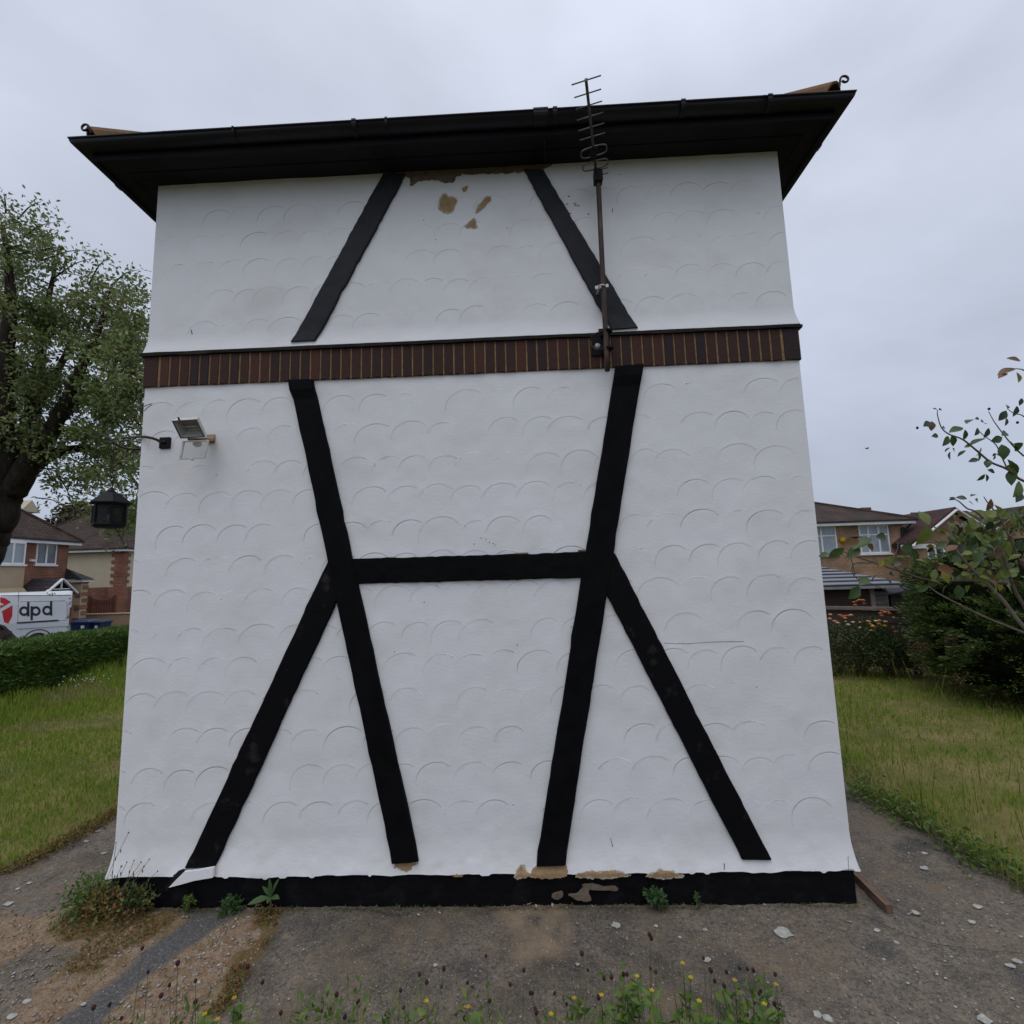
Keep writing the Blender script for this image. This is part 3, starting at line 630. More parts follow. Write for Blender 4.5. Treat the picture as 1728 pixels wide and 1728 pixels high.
def gutter_sleeve(x0, x1, name='gutter_joint', side=None, extra=.006):
    rr = gr+extra; pr = [(gc[0]+rr*math.cos(a), gc[1]+rr*math.sin(a)*.95-.001) for a in np.linspace(math.pi, 2*math.pi, 12)]
    pr += [(gc[0]+gr+extra+.004, gc[1]+.002), (gc[0]+gr+extra+.004, gc[1]+.013), (gc[0]+gr-.008, gc[1]+.013)]
    pr += [(gc[0]+(gr-.002)*math.cos(a), gc[1]+(gr-.002)*math.sin(a)*.95) for a in np.linspace(2*math.pi, math.pi, 8)]
    if side is None: rings = [[(x, -o_, z) for o_, z in pr] for x in (x0, x1)]
    elif side < 0: rings = [[(-o_, y, z) for o_, z in pr] for y in (x0, x1)]
    else: rings = [[(W_+o_*.93, y, z) for o_, z in pr] for y in (x0, x1)]
    MB().loft(rings).build(name, M_GUTTER, house)
def gx_(px, py): return Y(px, py, -.36)[0]
for a, c, wd in ((395, 210, .014), (598, 200, .03), (652, 197, .016), (912, 182, .10), (936, 180, .03), (1152, 172, .03), (1298, 163, .03)):
    x = gx_(a, c); gutter_sleeve(x-wd/2, x+wd/2, extra=.006 if wd > .02 else .004)
for sd_ in (-1, 1):
    for y in (.02, .62, 1.5, 2.6, 4.0): gutter_sleeve(y, y+(.10 if y in (.62,) else .03), side=sd_)
b = MB()                                                    # strap irons under the eave
for (a, c), (d, e) in (((621, 246), (640, 288)), ((918, 236), (921, 272)), ((405, 228), (412, 244)), ((1146, 198), (1152, 208))):
    p = Y(a, c, -.26); q = Y(d, e, -.05 if e > 250 else -.28); MB().bar(p, q, .006, .004).build('eave_strap', M_IRON, house)
# roof: courses of tiles on four slopes and capped hips
zr0 = 5.235; ov = .32; pitch_r = math.radians(39); run = W_/2+ov; course = .105; nco = int(run/math.cos(pitch_r)/course)
b = MB()
for k in range(nco):
    d0 = k*course*math.cos(pitch_r); d1 = min((k+1)*course*math.cos(pitch_r)+.02, run); h0 = zr0+math.tan(pitch_r)*d0; h1 = zr0+math.tan(pitch_r)*d1
    def rect(d, z): return [(-ov+d, -ov+d, z), (W_+ov*.93-d, -ov+d, z), (W_+ov*.93-d, DEP+ov-d, z), (-ov+d, DEP+ov-d, z)]
    b.loft([rect(d0, h0), rect(d0, h0+.014), rect(d1, h1+.004)], cap=False)
b.build('tile_course', M_ROOFT, house, kind='stuff')
for cx_, cy_ in ((-1, -1), (1, -1), (-1, 1), (1, 1)):
    x0 = -ov+.02 if cx_ < 0 else W_+ov*.93-.02; y0 = -ov+.02 if cy_ < 0 else DEP+ov-.02
    for k in range(7):
        d0 = .03+k*.31; d1 = d0+.33; c0 = np.array([x0-cx_*d0, y0-cy_*d0, zr0+math.tan(pitch_r)*d0-.035]); c1 = np.array([x0-cx_*d1, y0-cy_*d1, zr0+math.tan(pitch_r)*d1-.045])
        t = (c1-c0)/np.linalg.norm(c1-c0); s_ = np.cross(t, (0, 0, 1)); s_ /= np.linalg.norm(s_); u_ = np.cross(s_, t); rings = []
        for c_, rad in ((c0, .118), (c1, .100)):
            rings.append([tuple(c_+s_*rad*math.cos(a)+u_*rad*math.sin(a)) for a in np.linspace(0, math.pi, 9)] + [tuple(c_+s_*(rad-.016)*math.cos(a)+u_*(rad-.016)*math.sin(a)) for a in np.linspace(math.pi, 0, 9)])
        MB().loft(rings, smooth=False).build('hip_tile', M_TILE, house)
# scrolled hip irons at the two corners in view
def hip_iron(px0, px1, flip, tilt, y):
    p0 = Y(*px0, y); p1 = Y(*px1, y); ht = p1[2]-p0[2]; R = .030; pts = []
    top = np.array(p1) - np.array([0, 0, R])
    for k in range(5): pts.append(p0+(top-p0)*k/5)
    for k in range(15):
        a = math.pi if flip > 0 else 0
        ang = a - flip*k*math.radians(24); rad = R*(1-.028*k)
        pts.append(top+np.array([flip*R+rad*math.cos(ang), 0, rad*math.sin(ang)]))
    MB().tube(pts, .0075, 7).build('hip_iron', M_IRON, house)
hip_iron((1416, 150), (1417, 128), 1, 0, -.33)
hip_iron((155, 226), (151, 209), -1, 0, -.33)

# ------------------------------------------------------------------ aerial on its mast
ant = thing('tv_aerial', (3.36, -.1, 3.44), 'rusty aerial mast clamped to the brick band, thin rods at its top', 'aerial')
mb0, mb1 = Y(1025, 626, -.105), Y(1008.5, 286, -.125)
MB().tube([mb0+(mb1-mb0)*t for t in np.linspace(0, 1, 14)], .0185, 10).build('mast', M_RUST, ant)
zb = 4.93; bt = np.array([3.205, -.80, zb-.01]); bb = np.array([3.375, -.02, zb+.005]); bd = (bt-bb)/np.linalg.norm(bt-bb); sdv = np.cross(bd, (0, 0, 1)); sdv /= np.linalg.norm(sdv)
if sdv[0] < 0: sdv = -sdv
sdv = sdv*math.cos(.06) + np.array([0, 0, math.sin(.06)])
MB().bar(bb, bt+bd*.012, .017, .017).build('boom', M_ALUD, ant)
for s_, hl in ((.0, .085), (.085, .080), (.165, .080), (.245, .082), (.325, .083), (.40, .083)):
    c_ = bt-bd*s_+np.array([0, 0, .008]); MB().tube([c_-sdv*hl*1.02, c_+sdv*hl*1.02], .0042, 6).build('element', M_ALU, ant)
def dipole(s_, hl, hh, bent=0.):
    c_ = bt-bd*s_; up_ = np.array([0, 0, 1.]) ; pts = []
    ex = sdv
    for k in range(24):
        a = 2*math.pi*k/24; q = c_ + ex*(hl*math.copysign(abs(math.cos(a))**.5, math.cos(a))) + bd*(hh*math.copysign(abs(math.sin(a))**.6, math.sin(a)))
        pts.append(q)
    pts.append(pts[0]); MB().tube(pts, .0048, 6, cap=False).build('dipole_loop', M_ALU, ant)
dipole(.515, .088, .040); dipole(.635, .090, .036)
for s_ in (.69, .74):
    c_ = bt-bd*s_; MB().tube([c_-sdv*.02, c_+sdv*.085], .004, 6).build('reflector_rod', M_ALU, ant)
b = MB(); q = Y(1009, 296, -.13); b.box(q-np.array([.03, .028, .06]), q+np.array([.03, .035, .035]), .006); b.build('mast_clamp', M_DARK, ant)
b = MB(); q = bt-bd*.52; b.box(q-np.array([.02, .045, .022]), q+np.array([.02, .045, .02]), .005); b.build('junction_box', M_DARK, ant)
# galvanised clip halfway down
q = Y(1015.5, 484, -.115)
b = MB(); b.tube([q+np.array([.024*math.cos(a), .024*math.sin(a), 0]) for a in np.linspace(math.pi, 2*math.pi, 9)], .006, 6); b.bar(q+np.array([-.046, .0, -.006]), q+np.array([.046, .0, .006]), .012, .022)
b.build('mast_clip', M_GALV, ant)
b = MB(); b.bar(q+np.array([-.02, .0, 0]), q+np.array([-.02, .115, 0]), .012, .012); b.bar(q+np.array([.02, 0, 0]), q+np.array([.02, .115, 0]), .012, .012); b.build('clip_stem', M_GALV, ant)
# wall bracket on the brick band
zc = Y(1010, 582, -.03)[2]; xc = Y(1013, 582, -.03)[0]
b = MB(); b.box((xc-.062, -.028, zc-.08), (xc+.068, -.014, zc+.08), .004); b.build('bracket_plate', M_DARK, ant)
b = MB()
for dz in (-.064, .064):
    b = MB(); b.bar((xc+.030, -.02, zc+dz), (xc+.052, -.135, zc+dz), .05, .012)
    b.bar((xc+.075, -.108, zc+dz), (xc-.02, -.108, zc+dz), .014, .026); b.build('bracket_arm', M_DARK, ant)
hexp = [(-.015, .062), (-.052, .050), (-.066, .016), (-.064, -.026), (-.040, -.058), (-.01, -.066)]
b = MB(); b.tube([(xc+u-.004, -.055-.03*abs(v)/.06, zc+v) for u, v in curve([(u, v, 0) for u, v in hexp], 1) and hexp], .008, 6, smooth=False); b.build('bracket_hoop', M_IRON, ant)
b = MB(); b.tube([(xc-.022, -.028, zc-.012), (xc-.022, -.046, zc-.012)], .019, 12); b.build('bracket_bolt', M_GALV, ant)

# ------------------------------------------------------------------ floodlight on the left of the wall
fl = thing('floodlight', Y(350, 742, 0.0), 'white floodlight with its front glass hanging open, near the left wall edge', 'floodlight')
TL, TR, BR, BL = Y(290.7, 710.5, -.27), Y(331.5, 708, -.245), Y(345.3, 737.5, -.165), Y(304.8, 739.5, -.185)
nrm = np.cross(TR-TL, BL-TL); nrm /= np.linalg.norm(nrm)
if nrm[1] > 0: nrm = -nrm
cen = (TL+TR+BR+BL)/4
def inset(k, off): return [tuple(cen+(p-cen)*k - nrm*off) for p in (TL, TR, BR, BL)]
MB().loft([inset(1.0, 0), inset(1.03, .012), inset(.98, .045), inset(.62, .105)], cap=False).build('lamp_housing', M_LAMPW, fl)
MB().loft([inset(.62, .104), inset(.60, .106)]).build('housing_back', M_LAMPW, fl)
b = MB(); b.loft([inset(.93, .003), inset(.55, .06), inset(.40, .065)], cap=False); b.add(inset(.40, .0651), [(0, 1, 2, 3)]); b.build('reflector', M_REFL, fl)
b = MB(); a_ = inset(1.02, -.004); c_ = inset(.93, -.004); d_ = inset(1.02, .006); e_ = inset(.93, .006)
for i in range(4):
    j = (i+1) % 4; b.add([a_[i], a_[j], c_[j], c_[i], d_[i], d_[j], e_[j], e_[i]], [(0, 1, 2, 3), (0, 4, 5, 1), (3, 2, 6, 7)])
b.build('front_rim', M_RIM, fl)
h0 = np.array(inset(.7, .045)); lam = (h0[0]*.5+h0[3]*.5, h0[1]*.5+h0[2]*.5); MB().tube([lam[0], lam[1]], .006, 8).build('halogen_tube', M_GALV, fl)
q = (TL+TR)/2 - (TR-TL)*.22; b = MB(); b.tube([q-nrm*.005, q-nrm*.005+np.array([-.006, -.004, .02])], .006, 6); b.build('latch', M_DARK, fl)
D = [Y(308, 744, -.175), Y(352, 742, -.15), Y(345, 773, -.15), Y(301.6, 775.5, -.175)]; dc = sum(D)/4
def dins(k, y): return [tuple(dc+(p-dc)*k+np.array([0, y, 0])) for p in D]
b = MB(); a_ = dins(1, 0); c_ = dins(.88, 0); d_ = dins(1, .012); e_ = dins(.88, .012)
for i in range(4):
    j = (i+1) % 4; b.add([a_[i], a_[j], c_[j], c_[i], d_[i], d_[j], e_[j], e_[i]], [(0, 1, 2, 3), (0, 4, 5, 1), (3, 2, 6, 7), (4, 7, 6, 5)])
b.build('door_frame', M_LAMPW, fl)
b = MB(); b.add(dins(.89, .005), [(0, 1, 2, 3)]); b.build('glass_pane', M_GLASS, fl)
q = (np.array(D[2])+np.array(D[3]))/2; MB().tube([q+np.array([0, -.006, -.004]), q+np.array([0, .012, -.004])], .007, 8).build('door_catch', M_LAMPW, fl)
b = MB(); p0 = Y(356, 740, 0.0); p1 = Y(318, 742, -.15); b.bar(p0+np.array([0, .004, 0]), Y(352, 741.5, -.12), .045, .018); b.bar(Y(352, 741.5, -.118), p1, .03, .012); b.build('mounting_arm', M_LAMPT, fl)
b = MB(); p0 = Y(357, 741, 0); b.box((p0[0]-.03, -.014, p0[2]-.032), (p0[0]+.03, .004, p0[2]+.032), .003); b.build('wall_plate', M_LAMPT, fl)
p0 = Y(333, 749, -.10); b = MB(); b.ball(p0, .030, 10, 7, .8); b.build('cable_gland', M_LAMPW, fl)

# ------------------------------------------------------------------ hanging lantern on the left corner
ln_ = thing('wall_lantern', Y(185, 890, .3), 'black six sided lantern hanging from an iron arm past the left wall corner', 'lantern')
q = Y(280, 748, 0.0)
b = MB(); b.box((q[0]-.038, -.016, q[2]-.042), (q[0]+.038, .002, q[2]+.042), .004); b.build('mounting_plate', M_DARK, ln_)
b = MB(); b.tube([q+np.array([0, -.016, .004]), q+np.array([0, -.026, .004])], .010, 8); b.build('plate_screw', M_IRON, ln_)
arm = curve([Y(273, 747, -.03), Y(262, 741, -.05), Y(247, 737.5, -.05), Y(236, 737, 0.0), Y(222, 738, .12), Y(206, 739, .22)], 5)
MB().tube(arm, .0095, 8).build('upper_arm', M_IRON, ln_)
arm2 = curve([Y(240, 757.5, .35), Y(222, 758, .34), Y(205, 754, .32), Y(190, 745, .3), Y(182, 738, .3)], 5)
MB().tube(arm2, .009, 8).build('lower_arm', M_IRON, ln_)
lc = Y(185.5, 862, .3); lx, ly = lc[0], lc[1]
z_e = Y(185, 850, .3)[2]; z_t = Y(185, 834, .3)[2]; z_b = Y(185, 888, .3)[2]
hk = Y(190, 745, .3)
for k in range(9):
    z0 = z_t+.05 + (hk[2]-z_t-.06)*k/9; z1 = z_t+.05 + (hk[2]-z_t-.06)*(k+1.25)/9; zc_ = (z0+z1)/2; xx = lx+(hk[0]-lx)*k/8; pts = []
    for j in range(11):
        a = 2*math.pi*j/10; pts.append((xx+.011*math.cos(a)*(k % 2), ly+.011*math.cos(a)*((k+1) % 2), zc_+(z1-z0)/2*math.sin(a)))
    MB().tube(pts, .003, 5, cap=False).build('chain_link', M_IRON, ln_)
def hexring(r, z, ph=.30): r *= .80; return [(lx+r*math.cos(ph+k*math.pi/3), ly+r*math.sin(ph+k*math.pi/3), z) for k in range(6)]
MB().loft([hexring(.178, z_e-.004), hexring(.178, z_e+.004), hexring(.085, z_t), hexring(.07, z_t+.008)]).build('lantern_roof', M_DARK, ln_)
b = MB(); b.tube([(lx, ly, z_t), (lx, ly, z_t+.03), (lx, ly, z_t+.055)], [.05, .02, .008], 8); b.build('roof_finial', M_DARK, ln_)
MB().loft([hexring(.135, z_e-.022), hexring(.135, z_e-.004)]).build('top_rail', M_DARK, ln_)
MB().loft([hexring(.118, z_b-.012), hexring(.145, z_b+.008), hexring(.138, z_b+.026)]).build('lantern_base', M_DARK, ln_)
hr = np.array(hexring(.130, 0))
for k in range(6):
    p = hr[k]; MB().bar((p[0], p[1], z_b+.02), (p[0], p[1], z_e-.015), .020, .020, up=(math.cos(.3+k*math.pi/3), math.sin(.3+k*math.pi/3), 0)).build('corner_post', M_DARK, ln_)
    q = hr[(k+1) % 6]; a = p+(q-p)*.10; c = p+(q-p)*.90
    b = MB(); b.add([(a[0], a[1], z_b+.02), (c[0], c[1], z_b+.02), (c[0], c[1], z_e-.02), (a[0], a[1], z_e-.02)], [(0, 1, 2, 3)]); b.build('pane', M_TINT, ln_)
    mid = (p+q)/2; b = MB(); b.bar((p+(q-p)*.28+np.array([0, 0, z_b+.02])), (p+(q-p)*.28+np.array([0, 0, z_e-.02])), .010, .008); b.bar((p+(q-p)*.72+np.array([0, 0, z_b+.02])), (p+(q-p)*.72+np.array([0, 0, z_e-.02])), .010, .008); b.build('glazing_bar', M_DARK, ln_)
MB().tube([(lx, ly, z_b+.02), (lx, ly, z_b+.09)], .016, 8).build('lamp_holder', M_LAMPW, ln_)

# ------------------------------------------------------------------ small things on the ground near the wall
p0, p1 = G(1452, 1493, .04), G(1499, 1541, .0)
b = MB(); d_ = np.array([.02, -.30, 0]); b.bar((4.86, .30, .022), (4.845, -.105, .022), .042, .045)
o = b.build('wood_offcut', M_WOOD); props(o, 'short brown wood offcut lying on the concrete at the right corner of the white wall', 'wood offcut')
def flatstone(px, py, r, squash, seed, h=.006):
    c_ = G(px, py, .0); r_ = random.Random(seed); n = 12; ring = []
    for k in range(n):
        a = 2*math.pi*k/n; q = r*(1+r_.uniform(-.25, .25)); ring.append((c_[0]+q*math.cos(a), c_[1]+q*squash*math.sin(a)))
    return [[(x, y, .000) for x, y in ring], [(x, y, h) for x, y in ring], [(c_[0]+(x-c_[0])*.8, c_[1]+(y-c_[1])*.8, h+.001) for x, y in ring]]
for (a, c, r, sq, lab) in ((1320, 1574, .055, .8, 'largest white lichen spot, on the concrete between plinth and weeds at right'), (1040, 1561, .026, .9, 'small white lichen spot on the concrete near the flaked plinth patch')):
    o = MB().loft(flatstone(a, c, r, sq, a, .002), smooth=False).build('lichen_spot', M_LICHEN); props(o, lab, 'lichen spot', 'lichen spots on the concrete')
b = MB(); r_ = random.Random(3)
for (a, c, r) in ((1107, 1563, .012), (1190, 1569, .014), (1147, 1582, .010), (1193, 1620, .022), (1380, 1712, .022), (1480, 1570, .018), (1560, 1465, .028), (1545, 1540, .022), (1650, 1530, .028), (1640, 1556, .02), (1717, 1622, .02), (1705, 1630, .02), (1397, 1719, .022), (975, 1628, .01), (735, 1629, .012), (1560, 1440, .02), (30, 1500, .014), (50, 1490, .018), (60, 1440, .014), (145, 1420, .02), (165, 1403, .02), (175, 1440, .02), (15, 1525, .03), (45, 1690, .02), (140, 1695, .012), (20, 1715, .022), (1512, 1590, .01), (1660, 1720, .03)):
    b.loft(flatstone(a, c, r, .8, a+c, .003))
for k in range(50):
    a, c = r_.uniform(1450, 1728), r_.uniform(1430, 1728); b.loft(flatstone(a, c, r_.uniform(.003, .008), .9, k, .002))
o = b.build('pale_speck', M_LICHEN); props(o, 'tiny pale lichen specks scattered over the concrete', 'lichen', kind='stuff')

# pebbles and grit
def pebbles(n_, sampler, smin, smax, seed):
    r_ = np.random.default_rng(seed); Vs, Fs = [], []
    base = np.array([(1, 0, 0), (.3, .9, 0), (-.8, .6, 0), (-.8, -.6, 0), (.3, -.9, 0), (.1, 0, .8), (-.1, .1, -.6)])
    tf = np.array([(0, 1, 5), (1, 2, 5), (2, 3, 5), (3, 4, 5), (4, 0, 5), (1, 0, 6), (2, 1, 6), (3, 2, 6), (4, 3, 6), (0, 4, 6)])
    for k in range(n_):
        x, y = sampler(r_); s_ = smin*(smax/smin)**(r_.random()**2.2); a = r_.uniform(0, 6.28); R = np.array([[math.cos(a), -math.sin(a), 0], [math.sin(a), math.cos(a), 0], [0, 0, 1]])
        P = (base*(1+r_.uniform(-.3, .3, base.shape))*np.array([s_, s_*.8, s_*.5]))@R.T + np.array([x, y, .002+s_*.12]); Fs.append(tf+len(Vs)*7); Vs.append(P)
    return np.concatenate(Vs), np.concatenate(Fs)
def samp_poly(poly):
    P = np.array(poly); lo, hi = P.min(0), P.max(0)
    def f(r_):
        while True:
            x, y = r_.uniform(lo, hi)
            if inpoly(np.array([x]), np.array([y]), poly)[0]: return x, y
    return f
APR = [(-1.4, -1.4), (6, -1.4), (5.72, 1.0), (-1.0, .5)]
V1, F1 = pebbles(1300, samp_poly(APR), .0022, .011, 1); V2, F2 = pebbles(1500, samp_poly(SAND_B), .003, .016, 2); V3, F3 = pebbles(1300, samp_poly(SAND_A), .003, .014, 3)
o = tri_mesh('gravel', np.concatenate([V1, V2, V3]), np.concatenate([F1, F2+len(V1), F3+len(V1)+len(V2)]), M_STONE); props(o, 'loose grit and small stones strewn over the concrete and sandy patches', 'gravel', kind='stuff')

# ------------------------------------------------------------------ leaves and grass
def leaf_mesh(P, D, NRM, ln, wd, fold=.25):
    """rhombic two-triangle leaves: base P, direction D, face normal NRM"""
    D = D/np.linalg.norm(D, axis=1, keepdims=True); S_ = np.cross(D, NRM); S_ /= (np.linalg.norm(S_, axis=1, keepdims=True)+1e-9); U_ = np.cross(S_, D)
    ln = np.asarray(ln).reshape(-1, 1); wd = np.asarray(wd).reshape(-1, 1)
    mid = P+D*ln*.45; a = P; b_ = mid+S_*wd*.5+U_*wd*fold; c = P+D*ln; d = mid-S_*wd*.5+U_*wd*fold
    V = np.stack([a, b_, c, d], 1).reshape(-1, 3); i = np.arange(len(P))*4
    return V, np.concatenate([np.stack([i, i+1, i+2], 1), np.stack([i, i+2, i+3], 1)])
def rdir(n_, r_, up_=0.):
    v = r_.normal(size=(n_, 3)); v /= np.linalg.norm(v, axis=1, keepdims=True); v[:, 2] += up_; return v/np.linalg.norm(v, axis=1, keepdims=True)
def blades(P, hgt, wd, r_, lean=.45):
    n_ = len(P); a = r_.uniform(0, 2*math.pi, n_); w_ = np.stack([np.cos(a), np.sin(a), 0*a], 1); la = r_.uniform(0, 2*math.pi, n_); ll = r_.random(n_)**.7*lean
    lv = np.stack([np.cos(la)*ll, np.sin(la)*ll, 0*la], 1); h = hgt[:, None]; up_ = np.array([0, 0, 1.])
    b0 = P-w_*wd[:, None]/2; b1 = P+w_*wd[:, None]/2; m_ = P+(up_*.62+lv*.35)*h; m0 = m_-w_*wd[:, None]*.36; m1 = m_+w_*wd[:, None]*.36
    t = P+(up_*(1-ll[:, None]*.45)+lv)*h
    V = np.stack([b0, b1, m1, m0, t], 1).reshape(-1, 3); i = np.arange(n_)*5
    return V, np.concatenate([np.stack([i, i+1, i+2], 1), np.stack([i, i+2, i+3], 1), np.stack([i+3, i+2, i+4], 1)])
def lawn_grass(name, poly, n_, seed, hfun, label, mats, zf=.03):
    r_ = np.random.default_rng(seed); P = np.array(poly); lo, hi = P.min(0), P.max(0); X = r_.uniform(lo[0], hi[0], n_*6); Y_ = r_.uniform(lo[1], hi[1], n_*6)
    d = np.hypot(X-CP[0], Y_-CP[1]); ok = inpoly(X, Y_, poly) & (r_.random(len(X)) < np.clip((5.2/d)**1.3, 0, 1)); X, Y_, d = X[ok][:n_], Y_[ok][:n_], d[ok][:n_]
    dry = fbm(X*1.1, Y_*1.7, 91, 4)
    h = hfun(X, Y_)*r_.uniform(.5, 1.25, len(X))*np.clip(1.45-1.0*dry, .5, 1.3); wd = r_.uniform(.0035, .0075, len(X))*np.clip(d/5, 1, 2.2)
    st = (r_.random(len(X)) < np.clip((dry-(.47 if seed == 1 else .435))*6.5, .06, .80)); h = np.where(st, h*.62, h)
    V, F = blades(np.stack([X, Y_, np.full(len(X), zf)-.02], 1), h, wd, r_); mi = np.tile(st.astype(int), 3)
    o = tri_mesh(name, V, F, mats, mi=mi); props(o, label, 'grass', kind='stuff')
def h_left(x, y):
    hx = np.interp(y, [p[1] for p in HEDGE_LINE], [p[0] for p in HEDGE_LINE]); return .062+.22*np.clip(1-(x-hx-.5)/1.6, 0, 1)*(.6+.8*vnoise(x*2, y*2, 5))
def h_right(x, y): return .062+.13*np.clip(1-(x-5.75)/.55, 0, 1)+.16*np.clip(vnoise(x*1.4, y*1.4, 15)-.55, 0, 1)+.25*np.clip((y-6.0)/.8, 0, 1)
lawn_grass('lawn_grass', LAWN_L, 70000, 1, h_left, 'short mown grass with dry patches between the hedge and white wall', [M_GRASS, M_STRAW])
lawn_grass('lawn_grass', LAWN_R, 80000, 2, h_right, 'straggly green and straw coloured grass to the right of the wall', [M_GRASS, M_STRAW])
# tall seeding stems in both lawns
r_ = np.random.default_rng(44); b = MB()
for k in range(120):
    left = k < 35
    x, y = (r_.uniform(-4.5, -1.3), r_.uniform(.9, 6)) if left else (r_.uniform(5.9, 8.6), r_.uniform(.2, 4.5))
    h = r_.uniform(.3, .62); a = r_.uniform(0, 6.28); ln = r_.uniform(.02, .16)
    b.tube([(x, y, 0), (x+ln*.3*math.cos(a), y+ln*.3*math.sin(a), h*.6), (x+ln*math.cos(a), y+ln*math.sin(a), h)], [.0025, .002, .001], 4); 
    b.tube([(x+ln*math.cos(a), y+ln*math.sin(a), h-.01), (x+ln*1.15*math.cos(a), y+ln*1.15*math.sin(a), h+.05)], [.004, .001], 4)
o = b.build('grass_stem', M_GRASS); props(o, 'thin tall grass stems standing above both lawns', 'grass', kind='stuff')

def plant_leaves(name, centers, radii, n_each, ln, wd, mt, parent, seed, up_=.2, squash=.8, kind='stuff', out_bias=.6):
    r_ = np.random.default_rng(seed); Ps, Ds = [], []
    for c_, r in zip(centers, radii):
        v = rdir(n_each, r_); q = r_.random(n_each)**.45; P = np.asarray(c_)+v*(q*r)[:, None]*np.array([1, 1, squash]); Ps.append(P); Ds.append(v*out_bias+rdir(n_each, r_)*.7+np.array([0, 0, up_]))
    P = np.concatenate(Ps); D = np.concatenate(Ds); Nn = rdir(len(P), r_, .9)
    V, F = leaf_mesh(P, D, Nn, ln*r_.uniform(.6, 1.3, len(P)), wd*r_.uniform(.7, 1.3, len(P)))
    return tri_mesh(name, V, F, mt, parent, kind=kind)
def wall_weed(px, py, label, cat, r, n_, ln, wd, mt, seed, hgt=None, group='weeds growing at the foot of the wall', y=-.06):
    c_ = G(px, py); c_[1] = min(c_[1], y); t = thing('wall_weed', (c_[0], c_[1], 0), label, cat, group); r_ = np.random.default_rng(seed); hgt = hgt or r; cs = [(c_[0]+r_.uniform(-r, r)*.5, c_[1]+r_.uniform(-r, r)*.3, r_.uniform(.25, .9)*hgt) for k in range(7)]
    b_ = MB()
    for q in cs: b_.tube([(c_[0], c_[1], 0), ((c_[0]+q[0])/2, (c_[1]+q[1])/2, q[2]*.6), q], [.003, .0025, .0015], 5)
    b_.build('stem', M_STALK, t, kind='stuff'); plant_leaves('leaf', cs, [r*r_.uniform(.28, .5) for k in range(7)], n_//7, ln, wd, mt, t, seed+1); return t
wall_weed(232, 1512, 'big tangled green and rusty weed clump hiding the left end of the plinth', 'weed', .30, 1300, .028, .015, M_MOSS, 1, .12)
wall_weed(205, 1508, 'fresh green clover like weed in the clump at the left wall corner', 'weed', .26, 800, .028, .016, M_WEEDL, 2, .19)
wall_weed(262, 1512, 'dark green leafy weed leaning on the plinth beside the broken render flap', 'weed', .16, 260, .03, .018, M_WEEDD, 3, .15)
wall_weed(336, 1522, 'tiny pointed weed on the plinth base below the broken render flap', 'weed', .05, 70, .03, .013, M_WEEDL, 4, .09)
wall_weed(402, 1522, 'low dark weed at the plinth base left of the broad leaved plant', 'weed', .085, 150, .035, .018, M_WEEDD, 5, .07)
wall_weed(1103, 1520, 'bushy dark green weed against the black plinth right of the flaked patch', 'weed', .07, 170, .035, .022, M_WEEDD, 6, .11)
wall_weed(1171, 1520, 'thin single weed sprig against the black plinth at right', 'weed', .03, 40, .025, .01, M_WEEDD, 7, .09)
# broad-leaved plant
c_ = G(468, 1528); c_[1] = -.085; t = thing('broad_leaved_weed', (c_[0], c_[1], 0), 'upright weed with long broad green leaves growing in front of the black plinth', 'weed')
def broadleaf(base, d, ln, wd, parent, mt, droop=.25, name='leaf'):
    d = np.array(d, float); d /= np.linalg.norm(d); s_ = np.cross(d, (0, -.5, 1)); s_ /= np.linalg.norm(s_); u_ = np.cross(s_, d); vs = []; fs = []
    for k, (tt, ww) in enumerate(((0, .08), (.2, .55), (.45, 1), (.7, .8), (.9, .35), (1, .02))):
        c0 = np.array(base)+d*ln*tt-np.array([0, 0, 1])*droop*ln*tt*tt; vs += [c0-s_*wd*ww/2+u_*wd*ww*.16, c0, c0+s_*wd*ww/2+u_*wd*ww*.16]
        if k: q = 3*k; fs += [(q-3, q-2, q+1, q), (q-2, q-1, q+2, q+1)]
    return MB().add(vs, fs, True).build(name, mt, parent)
top = c_+np.array([0, 0, .10])
MB().tube([c_, c_+np.array([.004, -.005, .05]), top], [.006, .005, .004], 6).build('stem', M_STALK, t)
for d, ln, wd in (((-.03, -.1, 1), .14, .026), ((.45, -.2, 1), .17, .032), ((-.55, -.1, .9), .10, .024), ((-1, -.5, .1), .13, .045), ((.8, -.5, .35), .10, .035), ((.2, -1, .2), .07, .03)): broadleaf(top, d, ln, wd, t, M_WEEDD, .15)
# moss and creeping weeds along the crack and the corner
r_ = np.random.default_rng(9); Ps = []
for poly, n_ in ((MOSS_A, 2600), (MOSS_B, 1500), (SAND_A, 500), (SAND_B, 500)):
    f = samp_poly(poly)
    for k in range(n_):
        x, y = f(r_)
        if fbm(np.array([x*7]), np.array([y*7]), 22)[0] > .44: Ps.append((x, y, .004+.022*r_.random()**2))
Ps = np.array(Ps); D = rdir(len(Ps), r_, .5); V, F = leaf_mesh(Ps, D, rdir(len(Ps), r_, 1), r_.uniform(.01, .028, len(Ps)), r_.uniform(.006, .013, len(Ps)))
o = tri_mesh('moss', V, F, M_MOSS); props(o, 'rusty and green creeping moss over the sandy patch and concrete crack', 'moss', kind='stuff')
